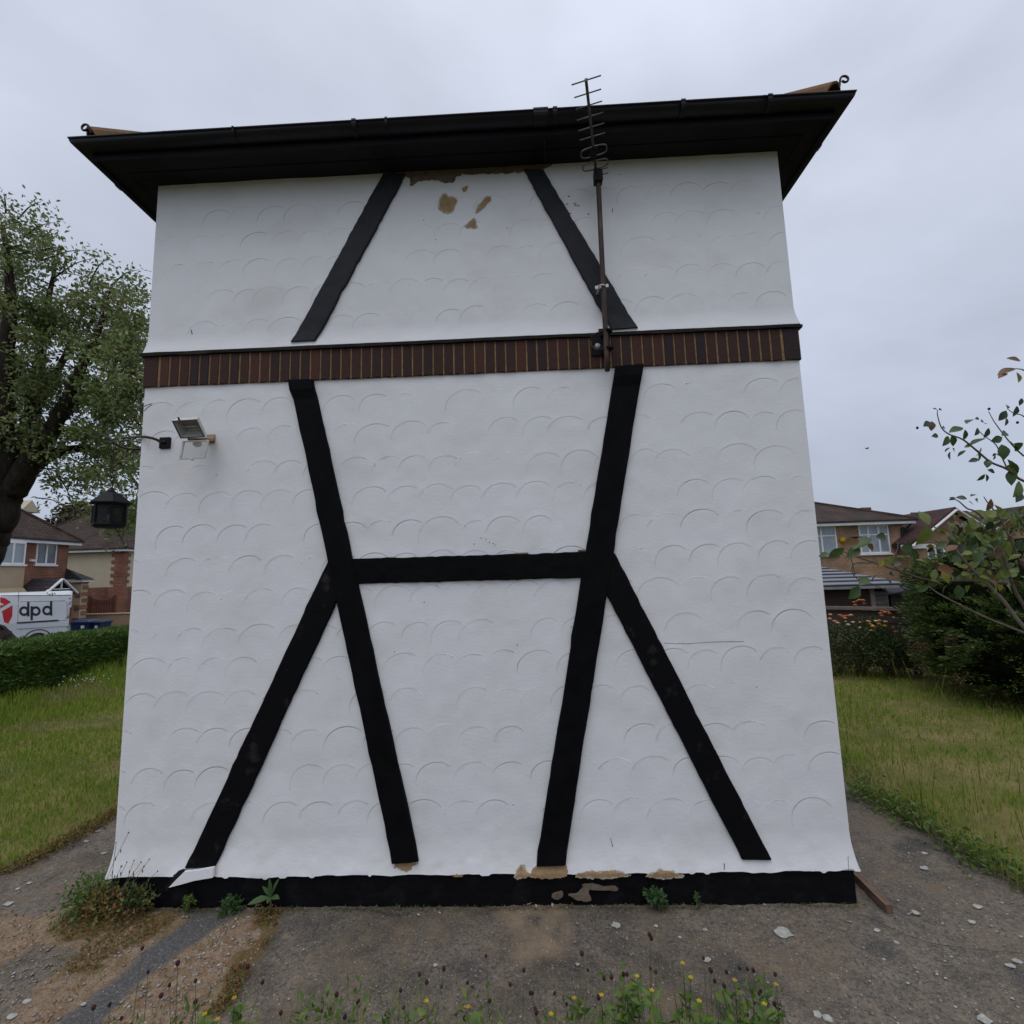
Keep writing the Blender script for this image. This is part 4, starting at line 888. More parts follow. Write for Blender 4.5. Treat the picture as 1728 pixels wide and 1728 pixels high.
# edge growth of the right lawn spilling over the concrete
r_ = np.random.default_rng(19); n_ = 3400; yy = r_.uniform(-.4, 2.6, n_); xx = np.interp(yy, [-.7, .05, 1.1, 1.7, 3], [6.15, 5.76, 5.72, 5.66, 5.62]) + r_.normal(0, .09, n_) + .05 + .10*(vnoise(yy*3, yy*0, 3)-.5)
keep = fbm(xx*3, yy*3, 33) > .47; P = np.stack([xx, yy, r_.random(n_)**1.5*.13+.0], 1)[keep]; D = rdir(len(P), r_, .3)+np.array([-.5, -.2, 0])
V, F = leaf_mesh(P, D, rdir(len(P), r_, .9), r_.uniform(.025, .06, len(P)), r_.uniform(.010, .026, len(P))); o = tri_mesh('edge_creeper', V, F, M_WEEDL); props(o, 'dark creeping leaves spilling from the right lawn edge onto the concrete', 'ground cover', kind='stuff')
r_ = np.random.default_rng(29); n_ = 4200; yy = r_.uniform(.0, 2.4, n_); xx = np.interp(yy, [.0, .45, 1.3, 3], [-1.6, -1.06, -1.03, -1.02]) + r_.normal(0, .05, n_)
P = np.stack([xx, yy, r_.random(n_)*.05], 1); D = rdir(n_, r_, .3); V, F = leaf_mesh(P, D, rdir(n_, r_, .9), r_.uniform(.015, .05, n_), r_.uniform(.006, .012, n_)); o = tri_mesh('edge_moss', V, F, M_MOSS); props(o, 'brown withered growth along the left lawn edge', 'ground cover', kind='stuff')
# small white wild flowers under the hedge
b = MB(); r_ = random.Random(8); c_ = G(142, 1172)
for k in range(26):
    q = c_+np.array([r_.uniform(-.35, .35), r_.uniform(-.35, .35), r_.uniform(.2, .38)]); b.ball(q, .013, 6, 4, .6)
o = b.build('white_wildflower', mat('white_petal', (.6, .6, .58), rough=.7)); props(o, 'small white wild flowers in the long grass below the hedge', 'wild flowers', kind='stuff')

# ------------------------------------------------------------------ burnet and yellow-flowered weeds in the foreground
def burnet(px, y, label, seed, heads):
    """heads: pixels of flower heads; the plant roots below the picture"""
    hp = [Y(a, c, y+random.Random(seed+i).uniform(-.06, .06)) for i, (a, c) in enumerate(heads)]; cx_ = sum(p[0] for p in hp)/len(hp)
    t = thing('burnet_plant', (cx_, y-.05, 0), label, 'burnet', 'burnet plants in front of the camera'); r_ = random.Random(seed); b_ = MB()
    for p in hp:
        rt_ = np.array([cx_+r_.uniform(-.05, .05), y-.05+r_.uniform(-.04, .04), 0.]); md = (rt_+p)/2+np.array([(p[0]-cx_)*.25, 0, .08]); b_.tube(curve([rt_, md, p], 4), .0012, 4)
        h_ = MB(); rr = r_.uniform(.0055, .0085); h_.ball(p, rr, 7, 5, 1.15); h_.build('flower_head', M_BURNET, t)
    b_.build('stalk', M_STALK, t, kind='stuff')
    cs = [(cx_+r_.uniform(-.12, .12), y-.05+r_.uniform(-.08, .08), r_.uniform(.1, .5)) for k in range(6)]
    plant_leaves('leaf', cs, [.09]*6, 26, .035, .018, M_WEEDL, t, seed)
ground_heads = [
 ('burnet plant with three dark heads low down at the far left', -1.45, [(158, 1700), (185, 1695), (250, 1640), (272, 1680), (240, 1600), (205, 1718)]),
 ('burnet plant at left beside the ochre moss strip', -1.35, [(300, 1625), (330, 1655), (418, 1631), (443, 1657), (286, 1662), (330, 1690)]),
 ('burnet plant left of the picture centre with widely spread dark heads', -1.3, [(474, 1709), (543, 1706), (558, 1703), (568, 1678), (582, 1716), (603, 1692), (605, 1689)]),
 ('burnet plant just left of the centre with one pair of tall heads', -1.25, [(676, 1671), (708, 1644), (720, 1657), (749, 1634), (652, 1711), (656, 1713), (681, 1700), (745, 1665)]),
 ('burnet plant at the centre below the pale concrete stain', -1.3, [(782, 1675), (789, 1658), (784, 1718), (820, 1613), (861, 1661), (884, 1637), (826, 1688)]),
 ('burnet plant right of the centre with heads over the concrete stain', -1.3, [(895, 1675), (899, 1676), (936, 1676), (905, 1708), (982, 1609), (992, 1637), (1019, 1651), (1032, 1649), (956, 1694), (903, 1702)]),
 ('burnet plant beside the tall yellow flowered stem', -1.25, [(1058, 1644), (1052, 1644), (1097, 1634), (1106, 1640), (1080, 1672), (1099, 1583), (1096, 1577), (1010, 1683), (1075, 1694)]),
 ('tall burnet plant in the densest green weeds at right', -1.3, [(1187, 1617), (1198, 1636), (1200, 1638), (1226, 1640), (1206, 1655), (1222, 1663), (1248, 1633), (1261, 1635), (1271, 1637), (1214, 1682), (1222, 1675)]),
 ('burnet plant on the right edge of the weeds with red heads in pairs', -1.25, [(1281, 1676), (1284, 1672), (1308, 1644), (1247, 1671), (1273, 1693), (1279, 1704), (1295, 1697), (1307, 1694), (1230, 1715), (1182, 1718), (1250, 1712)]),
]
for i, (lab, y, hd) in enumerate(ground_heads): burnet(0, y, lab, 100+i*7, hd)
def yellow_weed(px, py, y, label, seed, nleaf=60, tall=.5, ln=.06):
    nleaf = int(nleaf*1.5)
    top = Y(px, py, y); t = thing('yellow_flowered_weed', (top[0], y, 0), label, 'weed', 'yellow flowered weeds in the foreground'); r_ = random.Random(seed); rg = np.random.default_rng(seed)
    stems = [top]+[top+np.array([r_.uniform(-.10, .10), r_.uniform(-.08, .08), -r_.uniform(.03, .22)]) for k in range(4)]; b_ = MB()
    for q in stems: b_.tube(curve([(top[0]+r_.uniform(-.03, .03), y, 0), ((q[0]+top[0])/2, y, q[2]*.6), q], 4), .0022, 5)
    b_.build('stem', M_STALK, t, kind='stuff')
    P, D = [], []
    for q in stems:
        for k in range(nleaf//5):
            u = r_.uniform(.35, .97); c0 = np.array([top[0]+(q[0]-top[0])*u, y+(q[1]-y)*u, q[2]*u]); a = r_.uniform(0, 6.28); P.append(c0); D.append((math.cos(a), math.sin(a), r_.uniform(-.1, .7)))
    V, F = leaf_mesh(np.array(P), np.array(D), rdir(len(P), rg, 1.2), ln*rg.uniform(.5, 1.2, len(P)), ln*.5*rg.uniform(.7, 1.2, len(P))); tri_mesh('leaf', V, F, M_WEEDL, t, kind='stuff')
    for q in stems[:1 if seed % 3 else 2]:
        f = MB()
        for k in range(5):
            a = 2*math.pi*k/5; e = np.array([math.cos(a), math.sin(a), .35]); s_ = np.array([-math.sin(a), math.cos(a), 0]); f.add([q, q+e*.007+s_*.0032, q+e*.0095, q+e*.006-s_*.0032], [(0, 1, 2, 3)])
        f.build('flower', M_YELLOW, t)
for i, (a, c, y, lab, nl, ln) in enumerate([
 (1152, 1626, -1.3, 'tallest thin yellow flowered weed, standing alone between two burnets', 40, .05), (1075, 1648, -1.35, 'leafy yellow flowered weed left of the tallest stem', 110, .055),
 (1100, 1672, -1.45, 'green weed with small yellow flowers behind the tallest stem', 60, .06), (1015, 1680, -1.4, 'small yellow flowered weed below the centre burnet', 80, .05),
 (1240, 1655, -1.35, 'grassy yellow flowered weed in the thick growth at right', 120, .055), (1310, 1662, -1.4, 'outermost yellow flowered weed at the right of the thick growth', 90, .055),
 (1290, 1695, -1.5, 'low green weed with a yellow flower below the outermost one', 130, .055), (1180, 1690, -1.5, 'low broad leaved green weed at the bottom edge right of centre', 130, .06),
 (720, 1690, -1.5, 'small weed sprig with a pale bud at the bottom edge left of centre', 50, .045), (790, 1700, -1.5, 'light green broad leaved weed at the bottom edge in the centre', 80, .07),
 (930, 1712, -1.55, 'low weed at the bottom edge right of the pale stain', 70, .05), (395, 1685, -1.5, 'bright green weed with yellow flowers at the bottom left', 120, .05), (345, 1712, -1.55, 'low leafy weed in the bottom left corner of the growth', 110, .05)]):
    yellow_weed(a, c, y, lab, 300+i, nl, ln=ln)
r_ = np.random.default_rng(66); n_ = 900; P = []
while len(P) < n_:
    x = r_.uniform(.9, 4.2); y = r_.uniform(-1.75, -1.2)
    if vnoise(x*2.2, y*2.2, 8) > .45: P.append((x, y, 0))
V, F = blades(np.array(P), r_.uniform(.2, .62, n_), r_.uniform(.003, .006, n_), r_, .4); o = tri_mesh('foreground_grass', V, F, [M_GRASS]); props(o, 'long thin grass blades along the bottom edge among the weeds', 'grass', kind='stuff')

# ------------------------------------------------------------------ hedge on the left
def hz_(x, y): return terrain(np.array(x), np.array(y))
hedge = thing('hedge', (-7.2, 7, 0), 'long clipped dark green hedge between the left lawn and the road', 'hedge')
hp = np.array(HEDGE_LINE); seg = np.linalg.norm(np.diff(hp, axis=0), axis=1); cum = np.concatenate([[0], np.cumsum(seg)])
def hedge_at(s_):
    x = np.interp(s_, cum, hp[:, 0]); y = np.interp(s_, cum, hp[:, 1]); return x, y
HW, HH = 1.0, 1.06
def hfac(s_): return .985-.27*s_/cum[-1]
b = MB(); rings = []
for k in range(25):
    s_ = cum[-1]*k/24; x, y = hedge_at(s_); j = .05*(vnoise(k*.8, 1)-.5)
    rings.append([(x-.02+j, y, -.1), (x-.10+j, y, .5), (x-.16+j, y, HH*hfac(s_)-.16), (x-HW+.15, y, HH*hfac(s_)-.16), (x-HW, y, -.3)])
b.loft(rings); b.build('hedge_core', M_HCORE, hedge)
r_ = np.random.default_rng(5); n_ = 64000; s_ = r_.uniform(0, cum[-1], n_); x, y = hedge_at(s_); which = r_.random(n_)
zf = r_.random(n_)**.9*HH*hfac(s_); ht = HH*hfac(s_)+.10*(fbm(s_*1.4, s_*0, 3)-.5)+.03
bulge = .16*(fbm(s_*2.2, zf*4.5, 13)-.5)
face = which < .60; top = (which >= .60)
X = np.where(face, x+.02-.10*zf/HH+bulge+r_.normal(0, .03, n_), x-.05-r_.random(n_)*HW*.95); Z = np.where(face, zf, ht+r_.normal(0, .03, n_)-.03*(X-x+.5)**2)
P = np.stack([X, y+r_.normal(0, .05, n_), Z], 1); D = np.where(face[:, None], rdir(n_, r_)*.55+np.array([.8, -.1, .25]), rdir(n_, r_)*.7+np.array([.1, 0, .75])); D += np.array([.0, .3, .0])*r_.normal(size=(n_, 1))
V, F = leaf_mesh(P, D, rdir(n_, r_, .8), r_.uniform(.05, .13, n_), r_.uniform(.016, .034, n_)); tri_mesh('hedge_foliage', V, F, M_HEDGE, hedge, kind='stuff')

# ------------------------------------------------------------------ big tree behind the hedge
def tree_builder(name, label, cat, y0, trunks, ellipses, n_cl, n_leaf, spread, lsize, mleaf, seed, base_px, group=None, depth=2.4, cluster_flat=.7, twig_r=.012, sprigs=()):
    """trunks: polylines of (px, py, dy, radius); ellipses: crown lobes (px, py, rx, ry, share)"""
    bs = Y(base_px[0], base_px[1], y0); t = thing(name, (bs[0], y0, float(terrain(bs[0], y0))), label, cat, group); r_ = np.random.default_rng(seed); b_ = MB(); nodes = []
    for k, tr in enumerate(trunks):
        pts = [Y(a, c, y0+dy) for a, c, dy, _ in tr]; C = curve(pts, 6); rad = np.interp(np.linspace(0, len(tr)-1, len(C)), range(len(tr)), [q[3] for q in tr])
        C = [c_+r_.normal(0, .35, 3)*rd*.16 for c_, rd in zip(C, rad)]
        b_.tube(C, rad, 12 if rad[0] > .2 else 8); nodes += [(c_, rd) for c_, rd in zip(C[3:], rad[3:])] if k else []
    b_.build('trunk', M_BARK, t)
    NP = np.array([q[0] for q in nodes]); NR = np.array([q[1] for q in nodes]); tw = MB(); cs = []
    sc = Y(base_px[0]+1, base_px[1], y0)[0]-bs[0]
    tot = sum(e[4] for e in ellipses)
    for (a, c, rx, ry, sh) in ellipses:
        for k in range(int(n_cl*sh/tot)):
            u = r_.uniform(0, 6.283); q = r_.random()**.42; p = Y(a+rx*q*math.cos(u), c+ry*q*math.sin(u), y0+r_.normal(0, depth*.5)*(1.1-.6*q)); cs.append(p)
            d2 = ((NP-p)**2).sum(1)+.6*np.maximum(NP[:, 2]-p[2], 0); i = int(np.argmin(d2)); s_ = NP[i]; L_ = np.linalg.norm(p-s_); md = (s_+p)/2+np.array([r_.normal(0, .1), r_.normal(0, .1), .10])*L_
            rr = min(NR[i]*.5, twig_r*(.7+L_*.9)); tw.tube(curve([s_, md, p+(p-md)*.12], 4), list(np.linspace(rr, .004, 9)), 5, cap=False)
            if L_ > .9: NP = np.vstack([NP, md]); NR = np.append(NR, rr*.8)
    few = len(cs)
    for (a, c, dx, dy) in sprigs:                          # thin tips standing out of the crown
        p = Y(a, c, y0-.3); q = Y(a+dx, c+dy, y0-.4); tw.tube(curve([p, (p+q)/2+np.array([0, 0, .12]), q], 4), [.022, .02, .018, .016, .013, .010, .008, .006, .004], 4); cs += [p+(q-p)*u for u in (.35, .6, .8, 1.0)]
    tw.build('branch', M_BARK, t, kind='stuff'); cs = np.array(cs); Ps, Ds = [], []
    for ic, c_ in enumerate(cs):
        m_ = int(n_leaf*r_.uniform(.5, 1.4)*(1 if ic < few else .16)); v = rdir(m_, r_); q = r_.random(m_)**.6; Ps.append(c_+v*(q*spread*r_.uniform(.6, 1.2))[:, None]*np.array([1, 1, cluster_flat])); Ds.append(v*.7+rdir(m_, r_)*.8+np.array([0, 0, -.05]))
    P = np.concatenate(Ps); D = np.concatenate(Ds)
    V, F = leaf_mesh(P, D, rdir(len(P), r_, 1.0), lsize*r_.uniform(.6, 1.25, len(P)), lsize*.52*r_.uniform(.7, 1.2, len(P))); tri_mesh('foliage', V, F, mleaf, t, kind='stuff'); return t
TR_ = [[(-84, 1150, 0, 1.5), (-84, 1085, 0, 1.12), (-80, 1040, 0, .74), (-68, 1000, 0, .56), (-52, 965, 0, .49), (-32, 930, 0, .46), (-12, 890, 0, .42), (3, 845, 0, .41), (20, 805, 0, .36)],
       [(0, 850, 0, .30), (10, 760, -.3, .28), (6, 640, -.6, .2), (18, 500, -.8, .12), (5, 380, -.9, .04)],
       [(14, 835, .2, .30), (38, 750, .4, .25), (58, 680, .6, .18), (72, 560, .6, .11), (95, 440, .5, .03)],
       [(22, 830, 0, .30), (56, 770, -.2, .25), (92, 718, -.3, .18), (128, 640, -.5, .12), (165, 560, -.6, .07), (190, 480, -.6, .02)],
       [(52, 792, 0, .18), (90, 767, .3, .13), (140, 757, .6, .10), (192, 775, .7, .07), (236, 822, .8, .03)],
       [(90, 720, -.3, .14), (120, 685, 0, .12), (150, 662, .2, .10), (200, 676, .4, .06), (245, 730, .5, .02)],
       [(0, 820, 0, .3), (-60, 680, -.8, .2), (-110, 520, -1, .1), (-130, 420, -1, .04)],
       [(14, 700, .6, .12), (-30, 560, 1.2, .10), (-40, 440, 1.4, .04)],
       [(60, 690, .6, .12), (110, 600, 1.3, .08), (150, 500, 1.6, .03)]]
tree_builder('tree', 'large spreading grey green tree with several stems rising behind the hedge at left', 'tree', 9.0, TR_,
    [(125, 620, 125, 120, 1.0), (175, 535, 75, 75, .38), (20, 470, 85, 115, .55), (-55, 560, 110, 190, .6), (85, 700, 120, 75, .45), (205, 690, 60, 110, .42), (205, 850, 45, 45, .12), (150, 790, 80, 40, .16)],
    460, 82, .44, .135, M_TREELEAF, 77, (-30, 1100), sprigs=[(40, 400, 55, -25), (60, 430, 50, -10), (70, 440, 90, -18), (90, 470, 70, -35), (30, 370, 40, -30), (150, 480, 30, -45), (190, 480, 45, -25), (200, 500, 48, -10), (10, 360, -5, -35), (110, 850, 40, 18), (60, 840, 60, 25), (130, 830, 55, 30), (180, 880, 30, 40), (95, 800, 30, 60)])
# copper beech and other growth far behind the houses
def blob_tree(name, label, px, py, y0, rx, ry, n_, ls, mleaf, seed, group):
    c_ = Y(px, py, y0); g_ = float(terrain(c_[0], y0)); sc = (Y(px+1, py, y0)-c_)[0]; t = thing(name, (c_[0], y0, g_), label, 'tree', group); r_ = np.random.default_rng(seed)
    b_ = MB(); b_.tube([(c_[0], y0, g_), (c_[0]+.2, y0, c_[2]*.6), (c_[0], y0, c_[2]+ry*sc*.5)], [.4, .3, .05], 8); b_.build('trunk', M_BARK, t)
    cl = rdir(60, r_)*np.array([rx, rx*.7, ry])*sc*(r_.random((60, 1))**.35)+c_; P = (cl[r_.integers(0, 60, n_)]+r_.normal(0, .16*rx*sc, (n_, 3)))
    V, F = leaf_mesh(P, rdir(n_, r_), rdir(n_, r_, .8), ls*r_.uniform(.6, 1.3, n_), ls*.6*r_.uniform(.7, 1.2, n_)); tri_mesh('foliage', V, F, mleaf, t, kind='stuff')
blob_tree('beech_tree', 'purple leaved beech standing behind the houses at left', 125, 900, 44, 42, 42, 9000, .42, M_PURPLE, 4, None)

# ------------------------------------------------------------------ houses across the road at left
M_RB = brickmat('red_house_brick', (.26, .085, .045), (.19, .06, .035), (.27, .20, .15), .24, .085, .13)
M_QB = brickmat('quoin_brick', (.27, .09, .05), (.20, .065, .04), (.27, .20, .15), .24, .085, .13)
M_TANB = brickmat('buff_house_brick', (.36, .20, .12), (.27, .15, .09), (.33, .26, .19), .24, .085, .13)
M_SHB = brickmat('dark_red_lower_brick', (.21, .075, .05), (.15, .055, .04), (.22, .16, .12), .24, .085, .13)
M_FROOF = brickmat('brown_far_roof', (.080, .048, .036), (.050, .035, .028), (.025, .020, .018), .22, .13, .14, bump=.8)
M_FROOFR = brickmat('maroon_far_roof', (.085, .040, .038), (.060, .032, .030), (.028, .018, .018), .22, .13, .14, bump=.8)
M_FROOFG = brickmat('slate_far_roof', (.050, .045, .050), (.038, .034, .040), (.02, .018, .02), .3, .18, .1, bump=.6)
M_CREAM = mat('cream_house_render', (.56, .50, .37), (.50, .44, .32), scale=1.1, rough=.9, bump=.1, spec=.1)
M_TANR = mat('tan_house_render', (.46, .36, .24), (.40, .31, .20), scale=1.3, rough=.9, spec=.1)
M_WTRIM = mat('white_window_plastic', (.78, .78, .78), (.70, .70, .70), scale=3, rough=.4, spec=.4)
M_WINDOW = mat('dark_window_glass', (.04, .05, .055), (.10, .125, .14), scale=1.1, rough=.06, spec=.8, lo=.4, hi=.6)
M_WINPALE = mat('curtained_window_glass', (.22, .26, .30), (.30, .34, .38), scale=1.2, rough=.06, spec=.8)
M_FGUT = mat('dark_far_gutter', (.02, .02, .02), rough=.5)
def ground_z(x, y): return float(terrain(x, y))
def hiproof(name, x0, x1, y0, y1, ze, ovh, pitch, mt, parent, gut=M_FGUT):
    x0 -= ovh; x1 += ovh; y0 -= ovh; y1 += ovh; w_ = min(x1-x0, y1-y0)/2; h = w_*math.tan(math.radians(pitch))
    if x1-x0 > y1-y0: rA, rB = (x0+w_, (y0+y1)/2, ze+h), (x1-w_, (y0+y1)/2, ze+h)
    else: rA, rB = ((x0+x1)/2, y0+w_, ze+h), ((x0+x1)/2, y1-w_, ze+h)
    lo = [(x0, y0, ze), (x1, y0, ze), (x1, y1, ze), (x0, y1, ze)]; und = [(a, c, ze-.08) for a, c, _ in lo]
    b_ = MB(); 
    fs = [(0, 1, 5, 4), (1, 2, 5), (2, 3, 4, 5), (3, 0, 4)] if x1-x0 > y1-y0 else [(0, 1, 4), (1, 2, 5, 4), (2, 3, 5), (3, 0, 4, 5)]
    b_.add(lo+[rA, rB]+und, fs+[(6, 7, 1, 0), (7, 8, 2, 1), (8, 9, 3, 2), (9, 6, 0, 3), (9, 8, 7, 6)]); ro = b_.build(name, mt, parent)
    for a, c in ((0, rA), (1, rA if x1-x0 <= y1-y0 else rB), (2, rB), (3, rB if x1-x0 <= y1-y0 else rA)):
        MB().tube([lo[a], c], .10, 7, smooth=False).build('hip_ridge', mt, ro)
    MB().tube([rA, rB], .11, 7, smooth=False).build('ridge', mt, ro)
    g_ = MB(); t_ = .06
    g_.loft([[(x0-t_, y0-t_, ze-.10), (x1+t_, y0-t_, ze-.10), (x1+t_, y1+t_, ze-.10), (x0-t_, y1+t_, ze-.10)], [(x0-t_, y0-t_, ze-.005), (x1+t_, y0-t_, ze-.005), (x1+t_, y1+t_, ze-.005), (x0-t_, y1+t_, ze-.005)]], cap=False); g_.build('gutter', gut, ro)
    f_ = MB(); f_.loft([[(x0+.02, y0+.02, ze-.24), (x1-.02, y0+.02, ze-.24), (x1-.02, y1-.02, ze-.24), (x0+.02, y1-.02, ze-.24)], [(x0+.02, y0+.02, ze-.09), (x1-.02, y0+.02, ze-.09), (x1-.02, y1-.02, ze-.09), (x0+.02, y1-.02, ze-.09)]]); f_.build('fascia', M_WTRIM, ro); return ro
def window(parent, o0, ux, wd, ht, nrm, cols=2, transom=0., mglass=M_WINDOW, sill=True, mull=None):
    """o0: lower left corner on the wall; ux: unit vector along the wall; frame, panes, bars and sill are pieces of their own"""
    o0 = np.array(o0, float); ux = np.array(ux, float); n_ = np.array(nrm, float); uz = np.array([0, 0, 1.])
    def slab(a, c, e, g_, d0, d1):
        q = [o0+ux*a+uz*e+n_*d0, o0+ux*c+uz*e+n_*d0, o0+ux*c+uz*g_+n_*d0, o0+ux*a+uz*g_+n_*d0]; return MB().loft([[tuple(p) for p in q], [tuple(p+n_*(d1-d0)) for p in q]])
    fw = .07; fr = MB()
    for q in ((0, wd, 0, fw), (0, wd, ht-fw, ht), (0, fw, fw, ht-fw), (wd-fw, wd, fw, ht-fw)):
        s_ = slab(*q, -.02, .05); fr.add(s_.v, s_.f)
    f = fr.build('window', M_WTRIM, parent)
    edges = mull or [k/cols for k in range(1, cols)]; xs_ = [fw]+[wd*e for e in edges]+[wd-fw]
    zs_ = [(fw, ht-fw)] if not transom else [(fw, ht*transom-.03), (ht*transom+.03, ht-fw)]
    for k, e in enumerate(edges): slab(wd*e-.045, wd*e+.045, fw, ht-fw, -.02, .045).build('mullion', M_WTRIM, f)
    if transom: slab(fw, wd-fw, ht*transom-.035, ht*transom+.035, -.02, .04).build('transom', M_WTRIM, f)
    for k in range(len(xs_)-1):
        for z0, z1 in zs_: slab(xs_[k]+(.045 if k else 0), xs_[k+1]-(.045 if k < len(xs_)-2 else 0), z0, z1, -.01, .012).build('pane', mglass, f)
    if sill: slab(-.08, wd+.08, -.09, -.005, -.02, .11).build('sill', M_WTRIM, f)
    return f
def windowpx(parent, x, tl, br, **k):                       # window on a plane x = const facing +x, two pixels
    a, c = XP(tl[0], tl[1], x), XP(br[0], br[1], x); return window(parent, (x, a[1], c[2]), (0, 1, 0), c[1]-a[1], (a[2]-c[2]), (1, 0, 0), **k)
cA = Y(117, 914, 24.0); X1 = cA[0]; zE = 4.64; yc = 24.0; g1 = ground_z(X1-3, 22)
h1 = thing('brick_house', (X1-4, 19.5, g1), 'red brick house with brown hipped roof and white windows, behind the delivery van', 'house')
MB().box((X1-8.5, 15.0, g1-.2), (X1, yc, zE-.10)).build('wall', M_RB, h1)
hiproof('roof', X1-8.5, X1, 15.0, yc, zE, .42, 41, M_FROOF, h1)
a_ = XP(62, 913, X1); c_ = XP(93, 953, X1)
window(h1, (X1, a_[1], c_[2]), (0, 1, 0), c_[1]-a_[1], 1.16, (1, 0, 0), cols=2)
a_ = XP(4, 909, X1+.5); c_ = XP(41, 950, X1+.5)            # two-storey bay with tan hung panel
MB().loft([[(X1-.02, 17.0, g1), (X1+.5, 17.4, g1), (X1+.5, c_[1]+.05, g1), (X1-.02, c_[1]+.55, g1)], [(X1-.02, 17.0, 3.16), (X1+.5, 17.4, 3.16), (X1+.5, c_[1]+.05, 3.16), (X1-.02, c_[1]+.55, 3.16)]]).build('bay', M_TANR, h1)
MB().loft([[(X1-.02, 17.0, 3.16), (X1+.48, 17.4, 3.16), (X1+.48, c_[1]+.03, 3.16), (X1-.02, c_[1]+.5, 3.16)], [(X1-.02, 17.0, zE-.25), (X1+.48, 17.4, zE-.25), (X1+.48, c_[1]+.03, zE-.25), (X1-.02, c_[1]+.5, zE-.25)]]).build('bay', M_WTRIM, h1)
window(h1, (X1+.48, a_[1]-.6, 3.25), (0, 1, 0), c_[1]-a_[1]+.6, 1.12, (1, 0, 0), cols=3, mglass=M_WINPALE)
MB().loft([[(X1-.02, 16.8, 1.62), (X1+.75, 17.2, 1.62), (X1+.75, c_[1]+.25, 1.62), (X1-.02, c_[1]+.85, 1.62)], [(X1-.02, 17.0, 2.05), (X1+.52, 17.4, 2.05), (X1+.52, c_[1]+.07, 2.05), (X1-.02, c_[1]+.57, 2.05)]]).build('bay_skirt', M_TANR, h1)
window(h1, (X1+.52, a_[1]-.4, .5), (0, 1, 0), 1.6, 1.0, (1, 0, 0), cols=2)
q = XP(52, 946, X1); MB().box((X1-.01, q[1]-.10, q[2]-.06), (X1+.14, q[1]+.12, q[2]+.06), .02).build('alarm_box', M_WTRIM, h1)
# white gablet on the hip
q = XP(45, 858, X1-3.0); MB().prism([(q[0]+.5, q[1]-.8, q[2]-.25), (q[0]+.5, q[1]+.35, q[2]-.25), (q[0]+.5, q[1]-.2, q[2]+.45)], (-1.2, 0, 0)).build('gablet', M_CREAM, h1)
# gabled porch roof and quoined side wing
pA, pL, pR = XP(99, 976, X1+1.5), XP(74, 1000, X1+1.5), XP(122, 1000, X1+1.5)
w2 = (pR[1]-pL[1])/2; pm = (pR[1]+pL[1])/2; zl = pL[2]; zt = pA[2]
for sg in (-1, 1):
    MB().loft([[(X1+1.6, pm, zt+.03), (X1+1.6, pm+sg*(w2+.1), zl-.05), (X1+1.6, pm+sg*(w2+.1), zl-.15), (X1+1.6, pm, zt-.08)], [(X1-.05, pm, zt+.03), (X1-.05, pm+sg*(w2+.1), zl-.05), (X1-.05, pm+sg*(w2+.1), zl-.15), (X1-.05, pm, zt-.08)]]).build('porch_roof', M_FROOFG, h1)
    MB().bar((X1+1.64, pm, zt-.03), (X1+1.64, pm+sg*(w2+.12), zl-.10), .06, .20, up=(1, 0, 0)).build('barge_board', M_WTRIM, h1)
    MB().box((X1+1.4, pm+sg*w2*.85-.07, g1), (X1+1.55, pm+sg*w2*.85+.07, zl)).build('porch_post', M_WTRIM, h1)
MB().bar((X1+1.62, pm-w2*.6, zl+(zt-zl)*.22), (X1+1.62, pm+w2*.6, zl+(zt-zl)*.22), .05, .09, up=(1, 0, 0)).build('porch_tie', M_WTRIM, h1)
MB().bar((X1+1.62, pm, zl+(zt-zl)*.22), (X1+1.62, pm, zt-.1), .05, .08, up=(1, 0, 0)).build('porch_strut', M_WTRIM, h1)
MB().box((X1, pm-w2*.7, g1), (X1+.06, pm+w2*.1, 1.5)).build('front_door', M_WTRIM, h1)
ywe = float(XP(147, 1010, X1+.9)[1])
MB().box((X1-4.0, yc+.01, g1-.2), (X1+.9, ywe, 2.30)).build('side_wing', M_TANR, h1)
a_ = Y(113, 962, 24.2)
b = MB(); b.loft([[(X1-4.2, yc+.012, 2.55), (X1+1.15, yc-.2, 2.42), (X1+1.15, ywe+.2, 2.42), (X1-4.2, ywe+.2, 2.55)], [(X1-4.2, yc+.012, 3.3), (X1-.4, yc+.012, 3.35), (X1-.8, yc+.25, 3.3), (X1-4.2, yc+.3, 3.3)]]); b.build('wing_roof', M_FROOFG, h1)
MB().box((X1-4.1, yc-.12, 2.29), (X1+1.08, ywe+.15, 2.418)).build('wing_fascia', M_WTRIM, h1)
for k in range(8):
    z = g1+.35+k*.36; lw = .52 if k % 2 else .34
    MB().box((X1+.6, ywe-lw, z), (X1+.925, ywe+.025, z+.22)).build('quoin', M_QB, h1)
